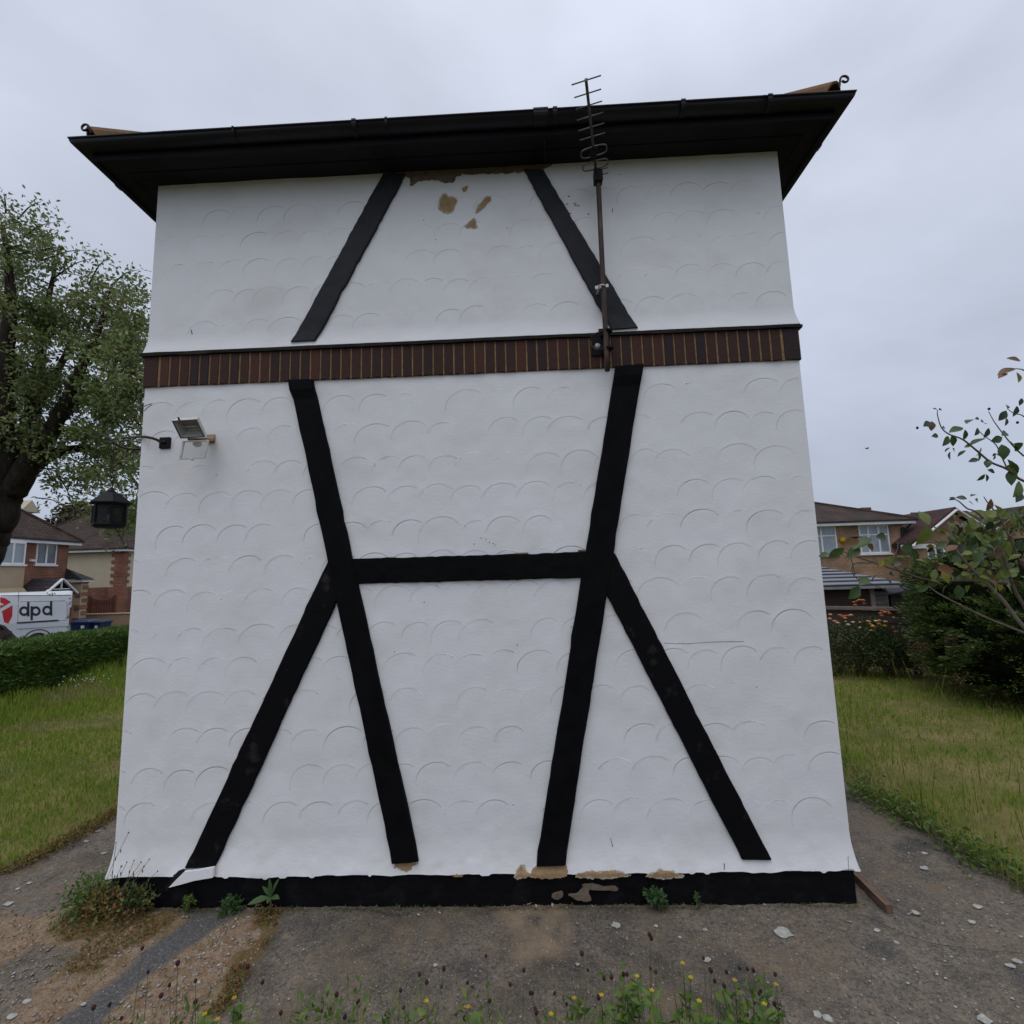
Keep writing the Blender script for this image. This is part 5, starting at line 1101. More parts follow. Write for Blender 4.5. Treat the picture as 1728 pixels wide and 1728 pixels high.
# second house, cream side wall with brick corner
y2 = 30.0; qx = Y(212, 925, y2)[0]; xl = qx-9.5; g2 = ground_z(qx-3, y2); zE2 = Y(200, 926, y2)[2]
h2 = thing('cream_house', (qx-4, y2+4, g2), 'cream rendered house with red brick corner and dark brick lower wall, under the lantern', 'house')
zm = Y(180, 991, y2)[2]
MB().box((xl, y2, zm), (qx, y2+9, zE2)).build('upper_wall', M_CREAM, h2); MB().box((xl-.02, y2-.03, g2-.2), (qx+.02, y2+9, zm-.002)).build('lower_wall', M_SHB, h2)
hiproof('roof', xl, qx, y2, y2+9, zE2+.05, .35, 38, M_FROOF, h2)
for k in range(11):
    z = zm+.02+k*(zE2-zm-.1)/11; lw = .80 if k % 2 else .56
    MB().box((qx-lw-.12, y2-.055, z), (qx+.05, y2+.25+.2*(k % 2), z+(zE2-zm-.1)/11-.012)).build('quoin', M_QB, h2)
MB().box((qx-1.0, y2-.06, g2), (qx+.055, y2+.4, zm)).build('corner_pier', M_QB, h2)
window(h2, (qx, y2+1.9, 3.0), (0, 1, 0), 1.5, 1.35, (1, 0, 0), cols=2); window(h2, (qx+.02, y2+1.4, .1), (0, 1, 0), 1.8, 1.5, (1, 0, 0), cols=2)
MB().box((qx-.02, y2+.9, zm-.75), (qx+1.0, y2+3.8, zm-.60)).build('porch_canopy', M_WTRIM, h2)
# gate, low front wall, bins
gA, gB = Y(153, 1043, 27), Y(187, 1043, 27)
gt = thing('garden_gate', ((gA[0]+gB[0])/2, 27, ground_z(gA[0], 27)), 'red brown boarded garden gate with dipped top beside the brick house', 'gate'); gz = ground_z(gA[0], 27)
M_GATE = mat('red_brown_gate_stain', (.13, .045, .03), (.09, .03, .022), scale=6, rough=.7)
zt = Y(170, 1013, 27)[2]
for k in range(9):
    u = k/8; x = gA[0]+(gB[0]-gA[0])*u; MB().box((x-.058, 27, gz), (x+.058, 27.03, zt+.18*(2*u-1)**2)).build('board', M_GATE, gt)
for x in (gA[0]-.16, gB[0]+.16): MB().box((x-.07, 26.97, gz), (x+.07, 27.1, zt+.32), .01).build('gate_post', M_GATE, gt)
for z in (gz+.3, zt-.25): MB().box((gA[0]-.1, 27.031, z), (gB[0]+.1, 27.07, z+.1)).build('rail', M_GATE, gt)
# left of the gate: panelled fence bay
fp = thing('boarded_fence', (gA[0]-1, 27, gz), 'brown boarded fence bay between the tan wing and the red gate', 'fence')
for k in range(7):
    x = gA[0]-.36-k*.13; MB().box((x-.058, 27, gz), (x+.058, 27.03, zt+.1)).build('board', M_SHB, fp)
MB().box((gA[0]-1.3, 27.031, zt-.3), (gA[0]-.25, 27.06, zt-.2)).build('rail', M_GATE, fp)
wA, wB = Y(141, 1036, 25.5), Y(238, 1036, 25.5); gw = ground_z(wA[0], 25.5)
lw_ = thing('garden_wall', ((wA[0]+wB[0])/2, 25.5, gw), 'low tan rendered garden wall behind the blue bins', 'wall')
MB().box((wA[0], 25.5, gw-.2), (wB[0], 25.72, wA[2]-.07)).build('wall_face', mat('dull_tan_render', (.36, .25, .17), (.30, .21, .14), rough=.9), lw_)
MB().box((wA[0]-.02, 25.46, wA[2]-.068), (wB[0]+.02, 25.76, wA[2]), .01).build('coping', M_TANR, lw_)
M_BIN = mat('blue_bin_plastic', (.020, .045, .12), (.016, .036, .10), scale=3, rough=.45, spec=.4); M_BINL = mat('dark_blue_bin_plastic', (.018, .032, .075), rough=.45)
def bin_(px0, px1, py, y, label, mt):
    a, c = Y(px0, py, y), Y(px1, py, y); g_ = ground_z(a[0], y); t = thing('wheelie_bin', ((a[0]+c[0])/2, y, g_), label, 'bin', 'blue bins by the low tan wall'); zt = a[2]; cx_ = (a[0]+c[0])/2; w_ = (c[0]-a[0])/2
    MB().loft([[(cx_-w_*.78, y-.28, g_+.08), (cx_+w_*.78, y-.28, g_+.08), (cx_+w_*.78, y+.28, g_+.08), (cx_-w_*.78, y+.28, g_+.08)], [(cx_-w_*.93, y-.36, zt-.16), (cx_+w_*.93, y-.36, zt-.16), (cx_+w_*.93, y+.36, zt-.16), (cx_-w_*.93, y+.36, zt-.16)]]).build('bin_body', mt, t)
    MB().loft([[(cx_-w_*1.05, y-.42, zt-.155), (cx_+w_*1.05, y-.42, zt-.155), (cx_+w_*1.05, y+.40, zt-.155), (cx_-w_*1.05, y+.40, zt-.155)], [(cx_-w_*1.06, y-.43, zt-.09), (cx_+w_*1.06, y-.43, zt-.09), (cx_+w_*1.06, y+.40, zt-.09), (cx_-w_*1.06, y+.40, zt-.09)], [(cx_-w_*.8, y-.3, zt), (cx_+w_*.8, y-.3, zt), (cx_+w_*.8, y+.34, zt+.01), (cx_-w_*.8, y+.34, zt+.01)]]).build('lid', mt, t)
    MB().box((cx_+w_*.3, y-.42, zt-.42), (cx_+w_*.55, y-.335, zt-.28)).build('label_sticker', M_WTRIM, t)
    for s_ in (-1, 1): MB().tube([(cx_+s_*w_*.7-.03, y+.3, g_+.1), (cx_+s_*w_*.7+.03, y+.3, g_+.1)], .10, 12).build('wheel', M_DARK, t)
bin_(129, 160, 1046, 22.5, 'bright blue wheelie bin, the nearer and wider of the two', M_BIN); bin_(158, 180, 1046, 22.7, 'darker blue wheelie bin with white sticker, right of the bright one', M_BINL)
# parked car glimpsed by the second house
cA_ = Y(200, 1036, 27.2); gcz = ground_z(cA_[0], 27.2)
car = thing('parked_car', (cA_[0]+2, 28, gcz), 'silver grey parked car half hidden by the white wall corner at left', 'car')
M_CAR = mat('silver_car_paint', (.30, .31, .32), rough=.3, spec=.6, metal=.3); prof = [(0, .35), (.02, .75), (.25, .92), (1.1, 1.02), (1.75, 1.45), (3.2, 1.50), (4.0, 1.1), (4.25, 1.0), (4.3, .4)]
z0 = Y(210, 1024, 28)[2]-1.5
def carring(y, k): return [(cA_[0]+a, y, z0+c*k if c > .9 else z0+c) for a, c in prof]
MB().loft([carring(27.2, .97), carring(27.35, 1), carring(28.85, 1), carring(29, .97)]).build('body', M_CAR, car)
MB().prism([(cA_[0]+a, 27.19, z0+c) for a, c in ((1.2, 1.0), (1.78, 1.38), (3.1, 1.42), (3.75, 1.04))], (0, -.012, 0)).build('side_window', M_WINDOW, car)
MB().add([(cA_[0]+1.08, 27.4, z0+1.035), (cA_[0]+1.08, 28.8, z0+1.035), (cA_[0]+1.70, 28.7, z0+1.425), (cA_[0]+1.70, 27.5, z0+1.425)], [(0, 1, 2, 3)]).build('windscreen', M_WINDOW, car)
for x in (.85, 3.4):
    for y in (27.22, 28.98):
        wh = MB().tube([(cA_[0]+x, y-.1, z0+.32), (cA_[0]+x, y+.1, z0+.32)], .32, 20).build('wheel', M_DARK, car); MB().tube([(cA_[0]+x, y-.12, z0+.32), (cA_[0]+x, y+.12, z0+.32)], .19, 14).build('rim', M_CAR, wh)

# ------------------------------------------------------------------ delivery van
yv = 19.3; VT = math.radians(43); vr = Y(122, 1000, yv); v0 = vr[0]; gv = ground_z(v0-2, yv); roofz = 1.86; VL = 5.9; VH = roofz-gv
van = thing('delivery_van', (v0, yv, gv), 'white delivery van with dark dpd lettering and red emblem, parked beyond the hedge', 'van')
M_VAN = mat('white_van_paint', (.62, .64, .67), (.56, .58, .61), scale=1.4, rough=.3, spec=.5); M_VANR = mat('red_vinyl', (.50, .02, .025), rough=.35); M_VANT = mat('black_vinyl', (.022, .022, .028), rough=.4); M_VANG = mat('green_leaf_vinyl', (.05, .19, .11), rough=.4); M_TAIL = mat('red_tail_light', (.30, .012, .012), rough=.25)
def vsec(x, k, cab=0.):                                     # cross-section across the van at x, rounded shoulders
    zt = roofz-cab; pts = []
    for a, c in ((.02, .30), (.0, .45), (.0, 1.15), (.035, VH*.62), (.07, VH*.80), (.12, VH-.17), (.22, VH-.05), (.42, VH)):
        pts.append((a*1., min(c, VH-cab)))
    L_ = [(x, yv+a+k, gv+c) for a, c in pts]; R_ = [(x, yv+2.0-a-k, gv+c) for a, c in pts[::-1]]; return L_+R_
MB().loft([vsec(v0, .06, .05), vsec(v0-.05, .02, .02), vsec(v0-.14, 0), vsec(v0-3.9, 0), vsec(v0-4.5, .02, .12), vsec(v0-5.0, .05, VH-1.25), vsec(v0-5.75, .10, VH-1.02), vsec(v0-VL, .2, VH-.75)], smooth=False).build('body', M_VAN, van)
def vy(z): return yv + float(np.interp(z-gv, [.45, 1.15, VH*.62, VH*.80, VH-.17], [0, 0, .035, .07, .12]))
van.rotation_euler = (0, 0, VT)
def VP(px, py):                                             # pixel to the van's own upright frame (its flank is turned by VT)
    d = _ray(px, py); n_ = np.array([math.sin(VT), -math.cos(VT), 0]); o_ = np.array([v0, yv, 0]); q = CP+d*(np.dot(o_-CP, n_)/np.dot(d, n_)); return np.array([v0+(q[0]-v0)*math.cos(VT)+(q[1]-yv)*math.sin(VT), yv, q[2]])
def vinyl(name, poly, mt, proud=.006, parent=van, label=None):   # polygon of (px, py) laid on the van's flank
    P = [VP(a, c) for a, c in poly]; b_ = MB(); n_ = len(P); A = [(p[0], vy(p[2])-proud, p[2]) for p in P]; B_ = [(p[0], vy(p[2])+.02, p[2]) for p in P]
    b_.add(A+B_, [tuple(range(n_))]+[(i, i+n_, (i+1) % n_+n_, (i+1) % n_) for i in range(n_)]); return b_.build(name, mt, parent, label)
def annulus(cx_, cy_, rx, ry, wpx, a0=0, a1=360, n_=28):
    A = [(cx_+rx*math.cos(math.radians(a0+(a1-a0)*k/n_)), cy_-ry*math.sin(math.radians(a0+(a1-a0)*k/n_))) for k in range(n_+1)]; B_ = [(cx_+(rx-wpx)*math.cos(math.radians(a0+(a1-a0)*k/n_)), cy_-(ry-wpx)*math.sin(math.radians(a0+(a1-a0)*k/n_))) for k in range(n_+1)]; return A, B_
def letter(kind, cx_, cy_, stem_x, top, bot, rx=8.4, ry=8.2, wpx=4.0):
    b_ = MB()
    def put(p, pr): q = VP(p[0], p[1]); return (q[0], vy(q[2])-pr, q[2])
    A, B_ = annulus(cx_, cy_, rx, ry, wpx); n_ = len(A)
    b_.add([put(p, .007) for p in A]+[put(p, .007) for p in B_], [(i, i+1, n_+i+1, n_+i) for i in range(n_-1)])
    b_.add([put(p, .009) for p in ((stem_x, top), (stem_x+4.0, top), (stem_x+4.0, bot), (stem_x, bot))], [(0, 1, 2, 3)]); return b_.build('letter', M_VANT, van)
letter('d', 40.5, 1031.3, 45.6, 1015.8, 1040.2); letter('p', 60.2, 1031.2, 51.4, 1022.8, 1046.4); letter('d', 79.5, 1030.2, 84.2, 1014.8, 1038.8)
vinyl('emblem', [(0, 1008), (8, 1009.5), (18.5, 1016), (0, 1027)], M_VANR); vinyl('emblem', [(3, 1031.5), (21, 1021.5), (20.5, 1040), (14, 1052.5), (7, 1050)], M_VANR); vinyl('emblem', [(-30, 1016), (-2, 1010), (-2, 1028), (-2, 1048), (-22, 1046)], M_VANR)
vinyl('rub_strip', [(28.5, 1050), (97, 1045.6), (100, 1046.8), (97, 1048), (28.5, 1052.3)], M_VANT, .03)
for pl in ([(30.8, 998), (31.4, 998), (30.2, 1050), (29.6, 1050)], [(33, 1016), (33.8, 1015.4), (110, 1013.6), (110, 1014.4)], [(111, 1014.4), (113.4, 1017), (113.6, 1043), (113, 1043), (112.8, 1018)], [(98, 1047.6), (112.5, 1046.4), (112.5, 1047), (98, 1048.2)], [(0, 1004.5), (118, 1004.2), (118, 1005), (0, 1005.3)]): vinyl('panel_seam', pl, M_FGUT, .003)
for pl in ([(28.5, 1054), (108, 1049), (116, 1050), (116, 1056), (28, 1061)],): vinyl('side_moulding', pl, M_VAN, .025)
vinyl('fuel_lock', [(34.5, 1060), (36.3, 1060), (36.3, 1062), (34.5, 1062)], M_FGUT)
rl = random.Random(4)
for (a, c, s_) in ((80, 1001, 2.4), (84, 1003, 2), (88, 1002, 3), (92, 1001, 2.2), (86, 1005, 1.6), (100, 1006, 1.4), (118, 1010, 2.4), (119, 1016, 2.6), (117, 1019, 2), (118.5, 1032, 2.2), (117, 1037, 2.6), (115, 1041, 3), (117.5, 1042, 2.2), (112, 1043, 2), (117, 1054, 2.6), (115, 1058, 2.6), (118, 1060, 2)):
    an = rl.uniform(0, 3.14); ca, sa = math.cos(an), math.sin(an); vinyl('leaf_print', [(a-s_*ca, c-s_*sa), (a-s_*.4*sa, c+s_*.4*ca), (a+s_*ca, c+s_*sa), (a+s_*.4*sa, c-s_*.4*ca)], M_VANG)
MB().box((v0-.03, yv+.03, gv+.95), (v0+.012, yv+.20, gv+1.75), .01).build('tail_light', M_TAIL, van); MB().box((v0-.03, yv+1.80, gv+.95), (v0+.012, yv+1.97, gv+1.75), .01).build('tail_light', M_TAIL, van)
for x in (v0-1.05, v0-4.75):
    for y in (yv-.005, yv+1.80):
        wh = MB().tube([(x, y, gv+.34), (x, y+.21, gv+.34)], .345, 24).build('wheel', M_DARK, van); MB().tube([(x, y-.01, gv+.34), (x, y+.05, gv+.34)], .20, 16).build('rim', M_ALU, wh)
    pts = [(x+.46*math.cos(a), yv-.004, gv+.36+.46*math.sin(a)) for a in np.linspace(0, math.pi, 15)]; MB().tube(pts, .022, 5).build('wheel_arch', M_FGUT, van)
MB().add([(v0-4.42, yv+.015, gv+1.35), (v0-3.6, yv-.002, gv+1.35), (v0-3.6, yv+.055, gv+1.95), (v0-4.3, yv+.06, gv+1.95)], [(0, 1, 2, 3)]).build('cab_window', M_WINDOW, van)
# road and drive the van stands on
road = [(-34, 12), (-12.5, 11.0), (-16, 23.4), (-19, 42), (-30, 42), (-30, 23.4)]
X_, Y__ = np.linspace(-33, -9.5, 60), np.linspace(11.5, 25.2, 50); V, F = grid(X_, Y__, lambda a, c: terrain(a, c)+.03); props(tri_mesh('road', V, F, mat('grey_asphalt', (.052, .052, .054), (.04, .04, .042), scale=9, rough=.95, bump=.4), smooth=True), kind='structure')

# ------------------------------------------------------------------ right side: fence, garage, houses
M_FENCE = mat('weathered_fence_slat', (.075, .058, .048), (.045, .036, .032), scale=7, rough=.9, bump=.5, bscale=30, stretch=(.6, .6, 8)); M_FRAIL = mat('pale_fence_rail', (.25, .20, .17), (.16, .13, .11), scale=8, rough=.85)
fA, fB = np.array(G(1398, 1128)), np.array(G(1580, 1140)); fA[2] = fB[2] = 0; fdir = (fB-fA)/np.linalg.norm(fB-fA); fo = fA-fdir*4.0; flen = 9.0
fence = thing('garden_fence', fA, 'weathered horizontal slat fence behind the orange roses at the end of the lawn', 'fence'); top_z = Y(1400, 1024, fA[1])[2]
nrm_f = np.array([fdir[1], -fdir[0], 0])
for k in range(9):
    z = .10+k*(top_z-.16)/9
    for sgm in range(5):
        a = fo+fdir*(sgm*1.8); c = a+fdir*1.78; off = nrm_f*(.01*(k % 2)); MB().bar(a+off+np.array([0, 0, z+.06+rl.uniform(-.004, .004)]), c+off+np.array([0, 0, z+.06]), .018, .118).build('slat', M_FENCE, fence)
for sgm in range(6):
    a = fo+fdir*(sgm*1.8); MB().bar(a+nrm_f*.06+np.array([0, 0, -.05]), a+nrm_f*.06+np.array([0, 0, top_z+.05]), .09, .09, up=(1, 0, 0)).build('post', M_FENCE, fence)
for sgm in range(5):
    a = fo+fdir*(sgm*1.8); MB().bar(a+nrm_f*.02+np.array([0, 0, top_z-.01]), a+fdir*1.8+nrm_f*.02+np.array([0, 0, top_z-.02]), .07, .06).build('top_rail', M_FRAIL if sgm in (2, 3) else M_FENCE, fence)
# timber garage with ribbed grey roof
yg0, yg1 = 9.3, 13.0; gl, gr_ = Y(1360, 990, yg0)[0]-3, Y(1513, 990, yg0)[0]; ze = Y(1400, 990, yg0)[2]; zt_ = Y(1400, 956, yg1)[2]; gg = ground_z(gl+3, 10)
gar = thing('garage', ((gl+gr_)/2, yg0+1.5, gg), 'dark timber garage with grey ribbed sheet roof behind the rose fence', 'garage')
MB().box((gl+.1, yg0+.22, gg-.1), (gr_-.1, yg1-.1, ze-.06)).build('wall_core', M_HCORE, gar)
M_GW = mat('dark_brown_cladding', (.060, .038, .032), (.035, .025, .022), scale=6, rough=.85, bump=.4, stretch=(.5, .5, 8))
for k in range(9):
    z = ze-.10-k*.17; MB().bar((gl+.1, yg0+.205, z-.085), (gr_-.55, yg0+.205, z-.085), .03, .165).build('cladding_board', M_GW, gar)
for k in range(9):
    z = ze-.16-k*.11; MB().bar((gr_-.44, yg0+.205, z-.05), (gr_-.1, yg0+.205, z-.05), .03, .10).build('cladding_board', mat('grey_cladding', (.13, .115, .115), (.09, .08, .08), scale=6, rough=.85) if k == 0 else bpy.data.materials['grey_cladding'], gar)
MB().box((gr_-.56, yg0+.15, gg), (gr_-.45, yg0+.24, ze-.05)).build('corner_board', M_FRAIL, gar)
M_SHEET = mat('grey_sheet_roof', (.16, .165, .19), (.12, .125, .145), scale=2, rough=.5, spec=.4); nrow = 6
for k in range(nrow):
    u0, u1 = k/nrow, (k+1)/nrow; a0 = (yg0+(yg1-yg0)*u0, ze+(zt_-ze)*u0); a1 = (yg0+(yg1-yg0)*u1+.06, ze+(zt_-ze)*u1)
    MB().loft([[(gl-.2, a0[0], a0[1]), (gr_+.25, a0[0], a0[1]), (gr_+.25, a0[0], a0[1]+.05), (gl-.2, a0[0], a0[1]+.05)], [(gl-.2, a1[0], a1[1]-.02), (gr_+.25, a1[0], a1[1]-.02), (gr_+.25, a1[0], a1[1]+.012), (gl-.2, a1[0], a1[1]+.012)]]).build('roof_sheet', M_SHEET, gar)
for k in range(nrow):
    a0 = (yg0+(yg1-yg0)*k/nrow, ze+(zt_-ze)*k/nrow); MB().box((gl-.2, a0[0]-.012, a0[1]-.006), (gr_+.24, a0[0]-.002, a0[1]+.028)).build('sheet_edge', M_FGUT, gar)
MB().box((gl-.25, yg0-.07, ze-.07), (gr_+.28, yg0+.0, ze-.008)).build('gutter', mat('pale_grey_gutter', (.26, .26, .28), rough=.5), gar)
# small dark shed roof edge right of the garage
sA = Y(1512, 990, 9.8); shd = thing('shed', (sA[0]+1.2, 10, gg), 'low grey shed with dark gabled roof edge between garage and conifer', 'shed')
MB().box((sA[0]-.1, 9.9, gg), (sA[0]+2.3, 12, sA[2]-.15)).build('wall', M_FENCE, shd); MB().loft([[(sA[0]-.3, 9.7, sA[2]-.2), (sA[0]+2.5, 9.7, sA[2]-.2), (sA[0]+1.1, 9.7, sA[2]+.12)], [(sA[0]-.3, 12.2, sA[2]-.2), (sA[0]+2.5, 12.2, sA[2]-.2), (sA[0]+1.1, 12.2, sA[2]+.12)]]).build('roof', M_FROOFG, shd)
# hipped buff brick house
y3 = 24.0; xr = Y(1524, 900, y3)[0]; xl3 = xr-10.5; zE3 = Y(1450, 880, y3)[2]; g3 = ground_z(xr-3, y3)
h3 = thing('hipped_house', (xr-5, y3+4, g3), 'buff brick house with dark hipped roof and white windows beyond the garage', 'house')
MB().box((xl3, y3, g3-.2), (xr, y3+8.5, zE3-.1)).build('wall', M_TANB, h3); hiproof('roof', xl3, xr, y3, y3+8.5, zE3+.02, .45, 23, M_FROOF, h3)
for (tl, br, kw) in (((1352, 889), (1414, 936), dict(mull=[.33, .56], transom=.66)), ((1447, 887), (1503, 933), dict(mull=[.31, .66], transom=.66))):
    a, c = Y(*tl, y3), Y(*br, y3); window(h3, (a[0], y3, c[2]), (1, 0, 0), c[0]-a[0], a[2]-c[2], (0, -1, 0), cols=3, mglass=M_WINPALE, **kw)
q = Y(1421, 912, y3); MB().tube([(q[0], y3+.01, q[2]), (q[0], y3-.14, q[2])], .16, 12).build('alarm_box', M_YELLOW, h3)
q = Y(1443, 909, y3); MB().box((q[0]-.2, y3-.22, q[2]-.1), (q[0]+.2, y3, q[2]+.1), .03).build('wall_lamp', M_DARK, h3)
MB().tube(curve([(xr+.3, y3-.35, zE3-.15), (xr+.1, y3-.1, zE3-.5), (xr-.12, y3-.08, zE3-.8), (xr-.12, y3-.08, g3)], 4), .05, 7).build('downpipe', M_FGUT, h3)
q = Y(1460, 858, y3+4); MB().box((q[0]-.3, y3+3.9, q[2]-1.2), (q[0]+.3, y3+4.5, q[2]+.05)).build('chimney', M_SHB, h3)
# gabled brick house to its right
y4 = 23.0; ap, bl_ = Y(1602, 858, y4), Y(1528, 914, y4); g4 = ground_z(ap[0], y4); wd4 = ap[0]-bl_[0]
h4 = thing('gabled_house', (ap[0], y4+3, g4), 'brick house with white barge boards on its gable, behind the conifer', 'house')
MB().loft([[(bl_[0]+.35, y4, g4-.2), (ap[0]+wd4-.35, y4, g4-.2), (ap[0]+wd4-.35, y4, bl_[2]), (ap[0], y4, ap[2]-.2), (bl_[0]+.35, y4, bl_[2])], [(bl_[0]+.35, y4+9, g4-.2), (ap[0]+wd4-.35, y4+9, g4-.2), (ap[0]+wd4-.35, y4+9, bl_[2]), (ap[0], y4+9, ap[2]-.2), (bl_[0]+.35, y4+9, bl_[2])]]).build('wall', M_TANB, h4)
for sg in (-1, 1):
    e = np.array([ap[0]+sg*wd4, 0, bl_[2]-.08]); ac = np.array([ap[0], 0, ap[2]+.04])
    MB().loft([[(ac[0], y4-.35, ac[2]), (e[0], y4-.35, e[2]), (e[0], y4-.35, e[2]-.14), (ac[0], y4-.35, ac[2]-.16)], [(ac[0], y4+9.3, ac[2]), (e[0], y4+9.3, e[2]), (e[0], y4+9.3, e[2]-.14), (ac[0], y4+9.3, ac[2]-.16)]]).build('roof', M_FROOFR, h4)
    MB().bar((ac[0], y4-.38, ac[2]-.15), (e[0], y4-.38, e[2]-.18), .05, .30, up=(0, 1, 0)).build('barge_board', M_WTRIM, h4)
MB().box((bl_[0]-.2, y4-.3, bl_[2]-.38), (bl_[0]+.9, y4+.1, bl_[2]-.16)).build('eave_box', M_WTRIM, h4)
a, c = Y(1562, 918, y4), Y(1608, 940, y4); window(h4, (a[0], y4, c[2]), (1, 0, 0), c[0]-a[0], a[2]-c[2], (0, -1, 0), cols=3); a, c = Y(1624, 917, y4), Y(1655, 940, y4); window(h4, (a[0], y4, c[2]), (1, 0, 0), c[0]-a[0], a[2]-c[2], (0, -1, 0), cols=2)
# its left wing: roof slope facing the garden
q0, q1, q2, q3 = Y(1524, 912, y4+4), Y(1600, 858, y4+4.5), Y(1545, 866, y4+8), Y(1490, 905, y4+4)
# farther gabled house
y5 = 27.0; ap5, bl5 = Y(1716, 855, y5), Y(1660, 893, y5); g5 = ground_z(ap5[0], y5); wd5 = ap5[0]-bl5[0]
h5 = thing('far_house', (ap5[0], y5+3, g5), 'farther brick house with maroon roof and white gable, at the right edge', 'house')
MB().loft([[(bl5[0]+.3, y5, g5-.2), (ap5[0]+wd5, y5, g5-.2), (ap5[0]+wd5, y5, bl5[2]), (ap5[0], y5, ap5[2]-.2), (bl5[0]+.3, y5, bl5[2])], [(bl5[0]+.3, y5+9, g5-.2), (ap5[0]+wd5, y5+9, g5-.2), (ap5[0]+wd5, y5+9, bl5[2]), (ap5[0], y5+9, ap5[2]-.2), (bl5[0]+.3, y5+9, bl5[2])]]).build('wall', M_TANB, h5)
for sg in (-1, 1):
    e = np.array([ap5[0]+sg*(wd5+.2), 0, bl5[2]-.15]); ac = np.array([ap5[0], 0, ap5[2]]); MB().loft([[(ac[0], y5-.4, ac[2]), (e[0], y5-.4, e[2]), (e[0], y5-.4, e[2]-.14), (ac[0], y5-.4, ac[2]-.16)], [(ac[0], y5+9.3, ac[2]), (e[0], y5+9.3, e[2]), (e[0], y5+9.3, e[2]-.14), (ac[0], y5+9.3, ac[2]-.16)]]).build('roof', M_FROOFR, h5); MB().bar((ac[0], y5-.43, ac[2]-.2), (e[0], y5-.43, e[2]-.22), .05, .38, up=(0, 1, 0)).build('barge_board', M_WTRIM, h5)
qa = Y(1610, 872, y5+3); qb = Y(1700, 858, y5+3)
MB().loft([[(qa[0]-.5, y5+2, Y(1610, 912, y5+2)[2]), (qb[0], y5+2, Y(1610, 912, y5+2)[2]), (qb[0], y5+2, Y(1610, 915, y5+2)[2]), (qa[0]-.5, y5+2, Y(1610, 915, y5+2)[2])], [(qa[0]-.5, y5+6, Y(1655, 861, y5+6)[2]), (qb[0], y5+6, Y(1655, 861, y5+6)[2]), (qb[0], y5+6, Y(1655, 861, y5+6)[2]-.15), (qa[0]-.5, y5+6, Y(1655, 861, y5+6)[2]-.15)]]).build('wing_roof', M_FROOFR, h5)
MB().box((qa[0]-.3, y5+2.2, g5), (qb[0], y5+6, Y(1610, 913, y5+2)[2])).build('wing_wall', M_TANB, h5)
q = Y(1673, 870, y5-.5); MB().bar((q[0]-1.0, y5+1.5, q[2]), (q[0]+.6, y5+1.5, q[2]+.02), .05, .07).build('window_head', M_WTRIM, h5)

# ------------------------------------------------------------------ rose bushes along the fence
def rose_bush(px, y, label, seed, hgt, wid, blooms, mblooms):
    c_ = G(px, 1130) if y is None else Y(px, 1130, y); t = thing('flowering_rose_bush', (c_[0], c_[1], 0), label, 'rose bush', 'flowering roses along the fence'); r_ = random.Random(seed); rg = np.random.default_rng(seed); b_ = MB(); cs = []
    for k in range(16):
        q = np.array([c_[0]+r_.uniform(-wid, wid), c_[1]+r_.uniform(-.35, .3), hgt*r_.uniform(.2, .82)]); cs.append(q); b_.tube(curve([(c_[0]+r_.uniform(-.2, .2)*wid, c_[1], 0), (np.array(c_)+q)/2+np.array([0, 0, .1]), q], 3), [.010, .009, .008, .006, .005, .004, .003], 5)
    b_.build('stem', M_STALK, t, kind='stuff'); plant_leaves('leaf', cs, [.22]*16, 95, .055, .03, M_ROSELEAF_D, t, seed)
    for (a, c, mt) in blooms:
        p = Y(a, c, c_[1]-.25+r_.uniform(-.12, .12)); f = MB(); rr = r_.uniform(.024, .040)
        for k in range(9):
            an = k*2.4; e = np.array([math.cos(an), math.sin(an), 0]); u = .35+.65*k/9; f.add([p+np.array([0, 0, -.4*rr]), p+e*rr*u+np.array([-e[1], e[0], 0])*rr*.5, p+e*rr*u*1.05+np.array([0, 0, rr*(.7-.5*u)]), p+e*rr*u-np.array([-e[1], e[0], 0])*rr*.5], [(0, 1, 2, 3)])
        f.ball(p, rr*.7, 8, 5, .8); f.build('bloom', mblooms[mt], t)
    return t
M_ROSELEAF_D = leafmat('dark_rose_leaves', [(.018, .032, .009), (.034, .055, .012), (.055, .045, .02), (.024, .040, .010), (.052, .075, .016)], .2, k=1.6)
MBL = [mat('orange_rose', (.60, .18, .05), (.50, .13, .04), scale=40, rough=.7), mat('peach_rose', (.72, .40, .20), (.66, .30, .14), scale=40, rough=.7), mat('cream_rose', (.72, .58, .40), (.66, .46, .28), scale=40, rough=.7), mat('yellow_rose', (.60, .40, .05), (.55, .33, .04), scale=40, rough=.7), mat('dusky_pink_rose', (.40, .14, .09), (.32, .10, .07), scale=40, rough=.7)]
rose_bush(1412, 6.3, 'low rose bush with peach blooms against the right edge of the white wall', 41, 1.05, .55, [(1401, 1037, 1), (1400, 1044, 1), (1408, 1048, 1), (1420, 1039, 0), (1422, 1041, 0), (1426, 1039, 0), (1432, 1039, 0), (1426, 1043, 2), (1427, 1049, 1), (1439, 1050, 2), (1436, 1038, 1), (1431, 1054, 2), (1413, 1051, 1), (1417, 1038, 0)], MBL)
rose_bush(1455, 6.25, 'middle rose bush topped by a tall orange spray above the fence', 42, 1.2, .5, [(1443, 1021, 0), (1446, 1014, 0), (1458, 1018, 0), (1456, 1013, 0), (1450, 1012, 3), (1441, 1016, 0), (1449, 1028, 4), (1451, 1059, 2), (1464, 1048, 2), (1466, 1049, 1), (1470, 1064, 3), (1474, 1057, 3), (1451, 1050, 1)], MBL)
